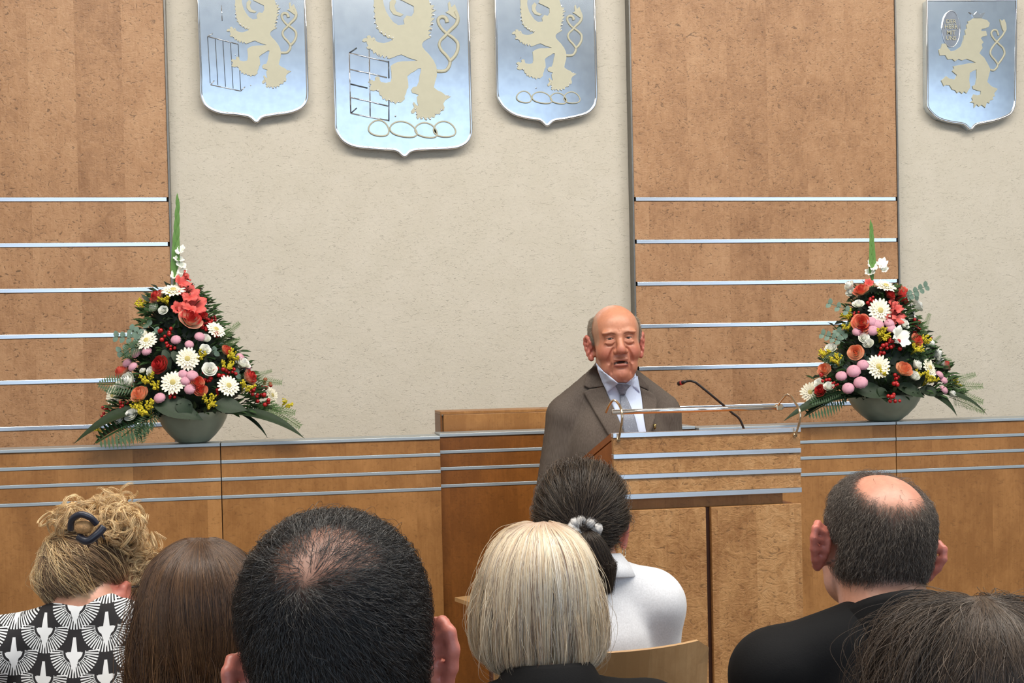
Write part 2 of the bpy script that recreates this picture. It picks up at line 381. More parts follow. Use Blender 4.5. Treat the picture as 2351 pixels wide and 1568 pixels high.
TORSE = [((550,1262),(108,84),0.5),((790,1272),(142,78),0.42),((1010,1280),(120,76),0.5),((1190,1272),(112,80),0.3)]
LADDER = [[(262,515),(268,800),(277,1102)],[(455,480),(462,800),(466,1140)],[(645,595),(648,760)],[(648,970),(648,1178)],[(262,515),(450,560),(640,602)],[(266,676),(450,712),(630,756)],[(272,816),(440,856)],[(277,948),(460,988),(640,1032)],[(277,1102),(460,1140),(650,1172)],[(262,515),(335,466)],[(277,1102),(335,1050)]]
HARP = cx([(240,262),(460,318)], 3.135, 400, 0)
PN = np.array([0, -1.0, 0])
def put(pts, Y): return [at(x, y, Y) for x, y in pts]
def plate_and_rim(key, label):
    out, tl, tr = OUT[key]
    poly = [tl] + list(out) + [tr]
    c = np.mean(put(poly, YS), axis=0)
    t = thing('heraldic_shield', (c[0], YS+.02, c[2]), label, 'shield', 'shields on the back wall')
    P = put(poly, YS); slab('plate', P, .049, PLATE, t, bev=.003)
    dense = [tl] + [tuple(p) for p in smooth_path(out, 4)] + [tr]
    R = put(dense, YS-.001)
    n = len(R); ring = []
    for i in range(n): ring += [R[i], R[i]*.5+R[(i+1) % n]*.5]
    tube('rim', ring, .0062, CHROME, t, 8, closed=True, flat=(1, .7, 1))
    return t
def drops(t, pts, fn, s):
    m = MB()
    for x, y, a, b in pts:
        px, py = fn((x, y)); c = at(px, py, YS-.003); k = s/690
        m.blob(c, (a*k*.9, .004, b*k*.9), 8, 4)
    m.build('chrome_tuft', CHROME, t, True, 'stuff')
def lion(t, fn, s, tongue=True, torse=True):
    slab('lion_emblem', put([fn(p) for p in LION], YS-.005), .006, RELIEF, t, bev=.0012)
    if tongue: slab('lion_tongue', put([fn(p) for p in TONGUE], YS-.004), .005, RELIEF, t, bev=.001)
    slab('tail_tuft', put([fn(p) for p in TUFT], YS-.005), .006, RELIEF, t, bev=.001)
    for T in (TAIL1, TAIL2):
        P = smooth_path(put([fn(p) for p in T], YS-.002), 5)
        r = np.interp(np.linspace(0, 1, len(P)), [0, .6, 1], [.0085, .0070, .0105])*s/.237
        tube('tail', P, r, RELIEF, t, 8, flat=(1, .5, 1))
    drops(t, DROPS, fn, s)
    if torse:
        for k, ((x, y), (a, b), ang) in enumerate(TORSE):
            ring = []
            for j in range(28):
                th = 2*PI*j/28; u, v = a*math.cos(th), b*math.sin(th)*(1-.25*math.sin(th+.6))
                ring.append(fn((x+u*math.cos(ang)-v*math.sin(ang)*.7, y+u*math.sin(ang)*.6+v*math.cos(ang)*.95)))
            w = slab('wreath_twist', put(ring, YS-.004), .005, PLATE, t, bev=.0015)
            tube('wreath_edge', put(ring, YS-.005), .0042*s/.237, RELIEF, w, 6, closed=True, flat=(1, .6, 1))
fm = lambda p: (p[0]/4.237+740, p[1]/4.237)
fl_ = lambda p: (588+(p[0]/4.237+740-925)*.727, 2.3+p[1]/4.237*.727)
fr_ = lambda p: (1243.5+(p[0]/4.237+740-925)*.727, 8.5+p[1]/4.237*.727)
t = plate_and_rim('m', 'largest chrome shield, middle of three, with lion, lattice and twisted wreath')
lion(t, fm, .237)
for L in LADDER: tube('lattice_bar', put([fm(p) for p in L], YS-.003), .003, CHROME if len(L) == 3 else LINE, t, 6)
t = plate_and_rim('l', 'smaller chrome shield with lion and harp strings above the left flowers')
lion(t, fl_, .172, torse=False)
for k in range(5):
    xa = HARP[0][0]+(HARP[1][0]-HARP[0][0])*k/4; ya = HARP[0][1]+(HARP[1][1]-HARP[0][1])*k/4
    tube('harp_string', put([(xa, ya), (xa+6, ya+107-k*.4)], YS-.002), .0016, LINE, t, 5)
for L in ([(240,262),(460,318)],[(262,610),(478,655)],[(240,262),(278,242)],[(262,610),(288,580)],[(478,655),(510,625)],[(340,40),(345,150)]):
    tube('harp_bar', put(cx(L, 3.135, 400, 0), YS-.002), .002, CHROME, t, 5)
t = plate_and_rim('r', 'smaller chrome shield with lion and wreath, just left of the tall wood panel')
lion(t, fr_, .172)
t = plate_and_rim('f', 'chrome shield on the far right with crowned lion and lettered oval')
ff = lambda p: (p[0]/4.9+2050, p[1]/4.9)
FAR = [(900,207),(1000,207),(1060,225),(1092,262),(1080,300),(1040,320),(1000,325),(994,348),(1050,346),(1062,400),(1010,412),(990,430),(1022,476),(1000,500),(1012,540),(990,570),(975,600),(1030,650),(1070,720),(1100,780),(1080,850),(1063,920),(1110,970),(1182,1000),(1140,1050),(1150,1080),(1125,1090),(1130,1120),(1095,1130),(1085,1162),(1060,1150),(1040,1212),(1000,1180),(970,1200),(945,1175),(915,1215),(915,1160),(868,1150),(900,1130),(890,1100),(910,1060),(950,1072),(990,1060),(992,1025),(950,1018),(905,1000),(895,970),(930,950),(945,880),(942,780),(900,800),(868,820),(860,900),(872,980),(830,1050),(800,1030),(780,1055),(750,1030),(725,1048),(700,1015),(670,1010),(640,960),(600,955),(575,970),(545,905),(575,880),(600,855),(640,885),(700,892),(722,845),(668,800),(690,770),(680,745),(760,730),(850,712),(932,704),(890,684),(830,662),(780,680),(740,665),(700,690),(670,665),(620,668),(590,620),(530,622),(515,560),(545,540),(555,490),(600,490),(612,530),(650,575),(700,568),(770,520),(800,430),(800,400),(822,390),(812,340),(835,320),(828,280),(850,262),(842,240),(872,228)]
slab('lion_emblem', put([ff(p) for p in FAR], YS-.005), .006, RELIEF, t, bev=.001)
slab('crown', put([ff(p) for p in [(905,204),(1000,204),(1040,140),(1000,150),(975,165),(945,130),(915,165),(890,150),(855,135),(885,160)]], YS-.006), .007, CHROME, t, bev=.001)
for T in ([(1100,785),(1140,790),(1180,740),(1160,690),(1110,630),(1098,580),(1130,520),(1190,450),(1240,390),(1260,330),(1235,260)],[(1180,730),(1230,660),(1258,600),(1240,540),(1200,500),(1140,440),(1108,380),(1130,340),(1170,345),(1190,400)]):
    P = smooth_path(put([ff(p) for p in T], YS-.002), 5); tube('tail', P, .0052, RELIEF, t, 8, flat=(1, .5, 1))
slab('tail_tuft', put([ff(p) for p in [(1235,330),(1215,260),(1205,215),(1230,235),(1255,215),(1275,270),(1280,330),(1262,370)]], YS-.005), .006, RELIEF, t)
ring = [ff((655+100*math.cos(2*PI*k/32), 325+205*math.sin(2*PI*k/32))) for k in range(32)]
o = slab('lettered_oval', put(ring, YS-.004), .005, OVAL, t, bev=.001)
tube('oval_edge', put(ring, YS-.004), .0026, CHROME, o, 6, closed=True)
for s_, y_, w_ in (('DER', 243, 108), ('HERR', 302, 140), ('MIT', 368, 92), ('UNS', 430, 108)):
    c = at(*ff((655, y_)), YS-.0062); fc = bpy.data.curves.new('lettering', 'FONT'); fc.body = s_; fc.align_x = 'CENTER'; fc.align_y = 'CENTER'
    fc.size = .030; fc.extrude = .0006; fc.offset = .0003; fc.materials.append(RELIEF); fc.resolution_u = 2
    f0 = bpy.data.objects.new('tmp', fc); COL.objects.link(f0); bpy.context.view_layer.update(); me = bpy.data.meshes.new_from_object(f0.evaluated_get(bpy.context.evaluated_depsgraph_get())); bpy.data.objects.remove(f0)
    fo = bpy.data.objects.new('lettering', me); COL.objects.link(fo); fo.parent = o
    fo.location = Vector(c) - Vector(origin(o)); fo.rotation_euler = (PI/2, 0, 0)

# ---------------------------------------------------------------- lectern
YL = 3.72; DL = .40
lz = lambda y: at(1600, y, YL)[2]
xl, xr = at(1408.5, 1040, YL)[0], at(1838, 1040, YL)[0]
t = thing('lectern', ((xl+xr)/2, YL+DL/2, 0), 'wooden lectern with metal strips and a reading lamp in front of the speaker', 'lectern')
tops = [lz(y) for y in (988.5, 1036.5, 1083.5, 1128.5)]; hs = [lz(y) for y in (999.5, 1047.5, 1094, 1140)]
ZT, ZB = tops[0], hs[3]; drop = .098
for i in range(3): box('front_panel', (xl, YL, tops[i+1]+.0006), (xr, YL+.02, hs[i]-.0006), LECTWOOD, t, .0008)
for i in range(4): box('metal_strip', (xl-.001, YL-.003, hs[i]), (xr+.001, YL+.021, tops[i]), ALU, t, .001)
for x, nm in ((xl, 'side_panel'), (xr-.02, 'side_panel')):
    bm = bmesh.new(); pr = [(YL+.021, ZB), (YL+DL, ZB), (YL+DL, ZT-drop-.024), (YL+.021, ZT-.024)]
    A = [bm.verts.new((x, y, z)) for y, z in pr]; B = [bm.verts.new((x+.02, y, z)) for y, z in pr]
    bm.faces.new(A); bm.faces.new(B[::-1])
    for i in range(4): j = (i+1) % 4; bm.faces.new((A[i], B[i], B[j], A[j]))
    obj(nm, bm_mesh(nm, bm), SIDEWOOD, t)
bm = bmesh.new(); pr = [(YL+.021, ZT-.020), (YL+DL+.01, ZT-drop-.022), (YL+DL+.01, ZT-drop-.002), (YL+.021, ZT)]
A = [bm.verts.new((xl, y, z)) for y, z in pr]; B = [bm.verts.new((xr, y, z)) for y, z in pr]
bm.faces.new(A); bm.faces.new(B[::-1])
for i in range(4): j = (i+1) % 4; bm.faces.new((A[i], B[i], B[j], A[j]))
obj('reading_top', bm_mesh('reading_top', bm), SIDEWOOD, t)
box('shadow_gap', (xl+.004, YL+.022, ZB+.02), (xr-.004, YL+DL-.01, ZT-drop-.03), DARKGAP, t, 0)
box('bottom_board', (xl+.001, YL+.022, ZB+.001), (xr-.001, YL+DL, ZB+.018), SIDEWOOD, t, .001)
zn = lz(1166); nx1 = at(1798, 1150, YL+.02)[0]
box('neck', (xl+.045, YL+.022, zn-.001), (nx1, YL+DL-.04, ZB-.001), DESKWOOD, t, .002)
gx0, gx1 = at(1622, 1250, YL)[0], at(1634.5, 1250, YL)[0]
box('door_panel', (xl+.006, YL, .06), (gx0, YL+.02, zn), LECTWOOD, t, .001)
box('door_panel', (gx1, YL, .06), (xr, YL+.02, zn), LECTWOOD, t, .001)
box('recess', (gx0-.01, YL+.021, .06), (gx1+.01, YL+.03, zn-.002), DARKGAP, t, 0)
box('base', (xl+.02, YL+.04, 0), (xr-.02, YL+DL-.04, .06), DARKGAP, t, .001)
box('carcass', (xl+.008, YL+.031, .06), (xr-.002, YL+DL-.01, zn-.004), SIDEWOOD, t, .001)
# reading lamp: a bar carried by two bent rods
LB = YL+.125
la, lb = at(1405, 944.5, LB), at(1797, 936.5, LB); zz = (la[2]+lb[2])/2
vs, fs = tube_arrays([(la[0], LB, zz), (lb[0], LB, zz)], .0075, 14)
lamp = obj('reading_lamp', mesh('reading_lamp', vs, fs, True), CHROME, t)
for (fx, fy), (mx, my), (tx, ty), (ex, ey) in (((1420,1010),(1436,950),(1419,918.5),(1403,945)), ((1826,999),(1841,948),(1816,905.5),(1796,938))):
    p0 = at(fx, fy, YL-.006); x = p0[0]
    p = [(x, YL-.006, p0[2]), (x+.004, YL-.03, at(mx, my, YL-.03)[2]-.025), (x+.005, YL-.03, at(mx, my, YL-.03)[2]+.004), (x+.004, YL-.004, at(mx, my-22, YL)[2]), (x+.001, YL+.045, at(tx, ty, YL+.045)[2]), (x, YL+.10, at(tx, ty+14, YL+.10)[2]), (x-.002, LB, zz)]
    tube('lamp_rod', smooth_path(p, 7), .0034, BRASS, lamp, 8)
    tube('rod_foot', [(x, YL-.0075, p0[2]), (x, YL+.004, p0[2])], .006, BRASS, lamp, 8)
box('end_clip', (lb[0]-.022, LB-.009, zz-.009), (lb[0]-.004, LB+.009, zz+.009), BRASS, lamp, .002)
# microphone
BLACKM = simple('black_rubber', (30, 26, 26), 0.4); REDRING = NT('red_ring_light'); REDRING.b.inputs['Base Color'].default_value = (.16, .008, .012, 1); REDRING.b.inputs['Emission Color'].default_value = (1, .02, .02, 1); REDRING.b.inputs['Emission Strength'].default_value = .12; REDRING = REDRING.m
mp = [(1713,986,3.93),(1699,964,3.93),(1680,947,3.93),(1664,933,3.93),(1635,908.5,3.92),(1603,882.5,3.92),(1593,876.5,3.92),(1583,874.5,3.93),(1571,877,3.94)]
P = [at(*q) for q in mp]; ztop = ZT - drop*(3.93-YL-.021)/(DL-.01)
b0 = np.array([P[0][0], 3.93, ztop+.005])
mt = thing('gooseneck_microphone', b0, 'black gooseneck microphone with red ring, fixed to the lectern top', 'microphone')
vs, fs = tube_arrays([b0, b0+[0, 0, .012]], .016, 16); obj('base', mesh('base', vs, fs), BLACKM, mt)
tube('neck', smooth_path([b0+[0, 0, .01]]+P[1:], 6), .0036, BLACKM, mt, 8)
h0, h1 = P[-1], at(1557, 881, 3.96); d = (h1-h0)
tube('capsule', [h0-d*.3, h0, h0+d*.35, h1-d*.1, h1], [.0036, .0055, .0065, .0068, .0055], BLACKM, mt, 10)
tube('red_ring', [h0+d*.30, h0+d*.55], .0071, REDRING, mt, 12)
# small wooden side table in front of the counter
a = at(1044, 1371, 4.55); zt = a[2]; d_ = at(1090, 1386, 4.55)-EYE; b = EYE+d_*((zt-1.5)/d_[2])
u1 = (b-a)/np.linalg.norm(b-a); u2 = np.array([-u1[1], u1[0], 0.0])
q = [a, a+u1*.24, a+u1*.24+u2*.17, a+u2*.17]; m_ = sum(q)/4
t = thing('side_table', (m_[0], m_[1], 0), 'light wooden side table, one corner showing left of the blonde bob', 'table')
slab('tabletop', q, .014, CHAIRWOOD, t, .001, np.array([0, 0, 1.0]))
tube('pedestal', [(m_[0], m_[1], .02), (m_[0], m_[1], zt-.0142)], .02, DARKGAP, t, 14)
tube('foot', [(m_[0], m_[1], 0), (m_[0], m_[1], .012), (m_[0], m_[1], .02)], [.09, .088, .03], DARKGAP, t, 20)
# ceiling lamps behind the frame (the warm spot in the shields is one of them)
for i, (x, lab) in enumerate(((1.1, 'middle square ceiling lamp over the seats'), (4.6, 'square ceiling lamp over the seats, towards the right wall'), (-2.4, 'square ceiling lamp over the seats, towards the left wall'))):
    t = thing('ceiling_lamp', (x, .4, ZC), lab, 'lamp', 'square ceiling lamps')
    m = MB()
    for lo, hi in (((x-.42, -.02), (x-.37, .82)), ((x+.37, -.02), (x+.42, .82)), ((x-.37, -.02), (x+.37, .03)), ((x-.37, .77), (x+.37, .82))): m.box((lo[0], lo[1], ZC-.09), (hi[0], hi[1], ZC-.001))
    m.build('frame', WHITEPAINT, t, False); box('diffuser', (x-.369, .031, ZC-.03), (x+.369, .769, ZC-.02), GLOW, t, 0)
# ---------------------------------------------------------------- flower arrangements
def leafmat(name, c, rough=0.45, var=0.3, scale=25):
    m = simple(name, c, rough, 0, var, scale); return m
F_CREAM = simple('cream_petal', (244, 238, 216), .6, 0, .04, 60); F_CENTRE = simple('gerbera_centre', (206, 190, 120), .8, 0, .2, 300, .5)
F_WHITE = simple('white_petal', (236, 238, 226), .6, 0, .06, 50); F_PINK = simple('pink_pompon', (216, 160, 176), .8, 0, .10, 200, .4)
F_CORAL = simple('coral_petal', (214, 92, 84), .6, 0, .16, 30); F_RED = simple('red_petal', (176, 36, 38), .55, 0, .2, 40)
F_PEACH = simple('peach_petal', (232, 152, 112), .6, 0, .10, 40); F_BERRY = simple('red_berry', (168, 24, 26), .25, 0, .2, 30)
F_YEL = simple('goldenrod_yellow', (206, 190, 44), .8, 0, .2, 80); L_DARK = leafmat('dark_leaf', (28, 48, 24), .6); L_MID = leafmat('mid_leaf', (50, 76, 40), .5)
L_EUC = leafmat('eucalyptus_leaf', (104, 128, 112), .6, .12); L_FERN = leafmat('fern_leaf', (44, 76, 36), .55); L_BUD = leafmat('gladiolus_bud', (92, 132, 60), .5, .15)
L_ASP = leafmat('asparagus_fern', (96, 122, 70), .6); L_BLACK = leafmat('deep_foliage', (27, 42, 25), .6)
def two_tone(name, a, b):
    m = NT(name); v = m.coord(); s = m.n('ShaderNodeSeparateXYZ'); m.l(v, s.inputs[0])
    f = m.math('ADD', s.outputs[2], m.math('MULTIPLY', m.noise(v, 2.2, 2), .9))
    m.l(m.ramp(f, [(.45, lin(b)), (.95, lin(a))]), m.b.inputs['Base Color']); m.b.inputs['Roughness'].default_value = .55; return m.m
F_ROSE_RW = two_tone('red_and_cream_rose', (196, 50, 46), (238, 208, 176)); F_ROSE_R = two_tone('red_rose', (186, 40, 40), (214, 96, 80))
F_ROSE_P = two_tone('peach_rose', (236, 144, 104), (244, 206, 170)); F_ROSE_W = two_tone('white_bloom', (252, 252, 246), (238, 240, 224))
F_ROSE_C = two_tone('coral_rose', (218, 90, 70), (238, 180, 140))
BOWLM = NT('glazed_bowl'); _v = BOWLM.coord(); BOWLM.l(BOWLM.ramp(BOWLM.noise(_v, 9, 4), [(.3, lin((128, 136, 118))), (.7, lin((152, 160, 140)))]), BOWLM.b.inputs['Base Color']); BOWLM.b.inputs['Roughness'].default_value = .35; BOWLM = BOWLM.m

def petal(mb, ang, r0_, r1_, w, z0, z1, cup, nl=4, curl=0.0, jit=0.0):
    vs = []; fs = []
    c, s = math.cos(ang), math.sin(ang)
    for i in range(nl+1):
        t = i/nl; r = r0_+(r1_-r0_)*t; ww = w*math.sin(PI*(0.12+0.80*t))**.7 if i < nl else w*.35
        z = z0+(z1-z0)*t+curl*t*t
        for j in (-1, 0, 1):
            x, y = r, ww*j; zz = z+cup*abs(j)+jit*random.uniform(-1, 1)
            vs.append((x*c-y*s, x*s+y*c, zz))
    for i in range(nl):
        for j in range(2): a = i*3+j; fs.append((a, a+3, a+4, a+1))
    mb.add(vs, fs)
def gerbera_mesh():
    m = MB()
    for k in range(19): petal(m, 2*PI*k/19+random.uniform(-.05, .05), .2, random.uniform(.92, 1.03), .145, 0, .04, .03, curl=random.uniform(-.12, .05))
    for k in range(14): petal(m, 2*PI*k/14+.2, .15, random.uniform(.6, .72), .11, .06, .12, .03)
    for k in range(12): petal(m, 2*PI*k/12, .1, .4, .07, .10, .17, .02)
    return mesh('gerbera', m.v, m.f, True)
def centre_mesh():
    m = MB(); m.blob((0, 0, .10), (.27, .27, .10), 14, 6)
    return mesh('flower_centre', m.v, m.f, True)
def rose_mesh(open_=.5):
    m = MB()
    for L, (n, r, h, fl) in enumerate(((3, .12, .95, 0.0), (4, .28, .92, .06), (5, .46, .80, .18), (5, .66, .62, .36), (6, .82, .42, .5))):
        for k in range(n):
            a0 = 2*PI*k/n+L*.7; wid = 2*PI/n*.75; vs = []; fs = []
            for i in range(6):
                t = i/5
                for j in range(7):
                    u = (j-3)/3; a = a0+u*wid*(.35+.65*math.sin(PI*min(1, .25+t*.6)))
                    rr = r*(.25+.75*math.sin(t*PI/2))+fl*open_*t**3*(1-.3*u*u); z = -.35+(h+.35)*t-(.12*u*u)*t-fl*.4*open_*t**4
                    vs.append((rr*math.cos(a), rr*math.sin(a), z))
            for i in range(5):
                for j in range(6): q = i*7+j; fs.append((q, q+1, q+8, q+7))
            m.add(vs, fs)
    return mesh('rose', m.v, m.f, True)
def pompon_mesh():
    m = MB(); vs = []; fs = []; n = 20; rg = 12
    for i in range(rg+1):
        t = PI*.62*i/rg
        for k in range(n):
            a = 2*PI*k/n+(i % 2)*PI/n; r = 1+.05*math.sin(i*PI)+(.06 if (i+k) % 2 else -.03)
            vs.append((r*math.sin(t)*math.cos(a), r*math.sin(t)*math.sin(a), r*math.cos(t)*.75))
    for i in range(rg):
        for k in range(n): l = (k+1) % n; fs.append((i*n+k, (i+1)*n+k, (i+1)*n+l, i*n+l))
    fs.append(tuple(rg*n+k for k in range(n))); m.add(vs, fs)
    return mesh('pompon', m.v, m.f, True)
def glad_mesh():
    m = MB()
    for k in range(6):
        a0 = 2*PI*k/6; vs = []; fs = []
        for i in range(7):
            t = i/6
            for j in range(7):
                u = (j-3)/3; w = .46*math.sin(PI*(.1+.78*t))
                r = .12+.95*t; z = -.7+1.0*math.sin(t*1.6)+.16*math.sin(u*9+k)*t*t-.25*t*t*abs(u)
                x, y = r, u*w; vs.append((x*math.cos(a0)-y*math.sin(a0), x*math.sin(a0)+y*math.cos(a0), z+(k % 2)*.06))
        for i in range(6):
            for j in range(6): q = i*7+j; fs.append((q, q+7, q+8, q+1))
        m.add(vs, fs)
    return mesh('gladiolus_bloom', m.v, m.f, True)
def sphere_mesh(name, r=1.0, seg=10, rings=7):
    m = MB(); m.blob((0, 0, 0), (r, r, r), seg, rings); return mesh(name, m.v, m.f, True)
def leaf_mesh(name, L=1.0, w=.4, bend=.25, fold=.12, n=8, tip=1.0, arc=0):
    m = MB(); vs = []; fs = []
    for i in range(n+1):
        t = i/n; ww = w*math.sin(PI*min(1, .06+.94*t)**.85)**tip+.004; z = arc*t*(1-t)-bend*t*t
        for u in (-1, -.5, 0, .5, 1): vs.append((t*L, u*ww*.5, z+fold*abs(u)*ww))
    for i in range(n):
        for j in range(4): a = i*5+j; fs.append((a, a+5, a+6, a+1))
    m.add(vs, fs); return mesh(name, m.v, m.f, True)
def sprig_mesh(name, kind):
    m = MB()
    if kind == 'gold':
        for k in range(9):
            a = random.uniform(0, 2*PI); e = np.array([math.cos(a)*.55, math.sin(a)*.55, random.uniform(.35, .9)])
            m.tube([(0, 0, -.5), e*.5, e], .02, 4)
            for q in range(13): p = e*random.uniform(.35, 1.05)+np.random.uniform(-.09, .09, 3); m.blob(p, (.075, .075, .075), 5, 3)
    elif kind == 'fern':
        m.tube([(0, 0, 0), (.5, 0, .1), (1, 0, -.05)], .012, 4)
        for k in range(14):
            t = .08+.9*k/14; L = .24*math.sin(PI*(.12+.86*t))+.03
            for sgn in (-1, 1):
                b = np.array([t, 0, .2*t*(1-t)*2-.05*t]); e = b+np.array([.35*L, sgn*L, -.15*L]); mid = (b+e)/2; wv = np.array([.026, 0, 0])
                m.add([b, mid+wv, e, mid-wv], [(0, 1, 2, 3)])
    elif kind == 'asp':
        m.tube([(0, 0, 0), (.5, 0, .06), (1, 0, 0)], .008, 4)
        for k in range(15):
            t = .1+.9*k/15; L = .17*(1-t*.7)
            for sgn in (-1, 1):
                b = np.array([t, 0, .05]); e = b+np.array([.5*L, sgn*L, random.uniform(-.4, .4)*L]); m.tube([b, e], .004, 3)
                for q in (.35, .65, 1.0):
                    c = b+(e-b)*q
                    for w_ in (-1, 1): m.add([c, c+np.array([.03, w_*.03, .005]), c+np.array([.045, w_*.02, 0])], [(0, 1, 2)])
    return mesh(name, m.v, m.f, kind == 'gold')
GERB = [gerbera_mesh() for _ in range(3)]; CENT = centre_mesh(); ROSE = [rose_mesh(.2), rose_mesh(.45)]; POMP = pompon_mesh(); GLAD = [glad_mesh()]
BERRY = sphere_mesh('berry', 1, 8, 6); BIGLEAF = leaf_mesh('large_leaf', 1, .5, .35, .10, 10); LONGLEAF = leaf_mesh('long_leaf', 1, .16, 0, .25, 12, 1.0, .55); DISC = leaf_mesh('leaf', 1, .85, .1, .06, 6, .6)
GOLD = [sprig_mesh('goldenrod_sprig', 'gold') for _ in range(2)]; FERN = sprig_mesh('fern_frond', 'fern'); ASP = sprig_mesh('asparagus_frond', 'asp'); SMALL = leaf_mesh('small_leaf', 1, .42, .2, .1, 5)
def variant(me, mat):
    key = me.name+'|'+mat.name
    if key not in VAR: c = me.copy(); c.materials.clear(); c.materials.append(mat); VAR[key] = c
    return VAR[key]
VAR = {}
def frame(d, spin=None, upv=None):
    z = np.array(d, float); z /= np.linalg.norm(z)
    ref = np.array([0, 0, 1.0]) if abs(z[2]) < .95 else np.array([1.0, 0, 0])
    x = np.cross(ref, z); x /= np.linalg.norm(x); y = np.cross(z, x)
    a = random.uniform(0, 2*PI) if spin is None else spin
    xx = x*math.cos(a)+y*math.sin(a); yy = np.cross(z, xx)
    return np.stack([xx, yy, z], 1)
def place(name, me, mat, parent, p, R, s, kind=None):
    o = bpy.data.objects.new(name, variant(me, mat)); COL.objects.link(o); o.parent = parent
    sc = np.array([s, s, s]) if np.isscalar(s) else np.array(s)
    mw = Matrix.Translation(Vector(p)-Vector(origin_top(parent))) @ Matrix([list(r) for r in R]).to_4x4() @ Matrix.Diagonal((*sc, 1))
    if parent.parent is not None: mw = parent.matrix_basis.inverted() @ mw
    o.matrix_basis = mw
    if kind: o['kind'] = kind
    return o
def origin_top(p):
    while p.parent is not None: p = p.parent
    return np.array(p.location)
def along(a, b, upv=(0, 0, 1)):
    x = np.array(b)-np.array(a); L = np.linalg.norm(x); x = x/L
    y = np.cross(np.array(upv, float), x); y /= max(np.linalg.norm(y), 1e-6); return np.stack([x, y, np.cross(x, y)], 1), L

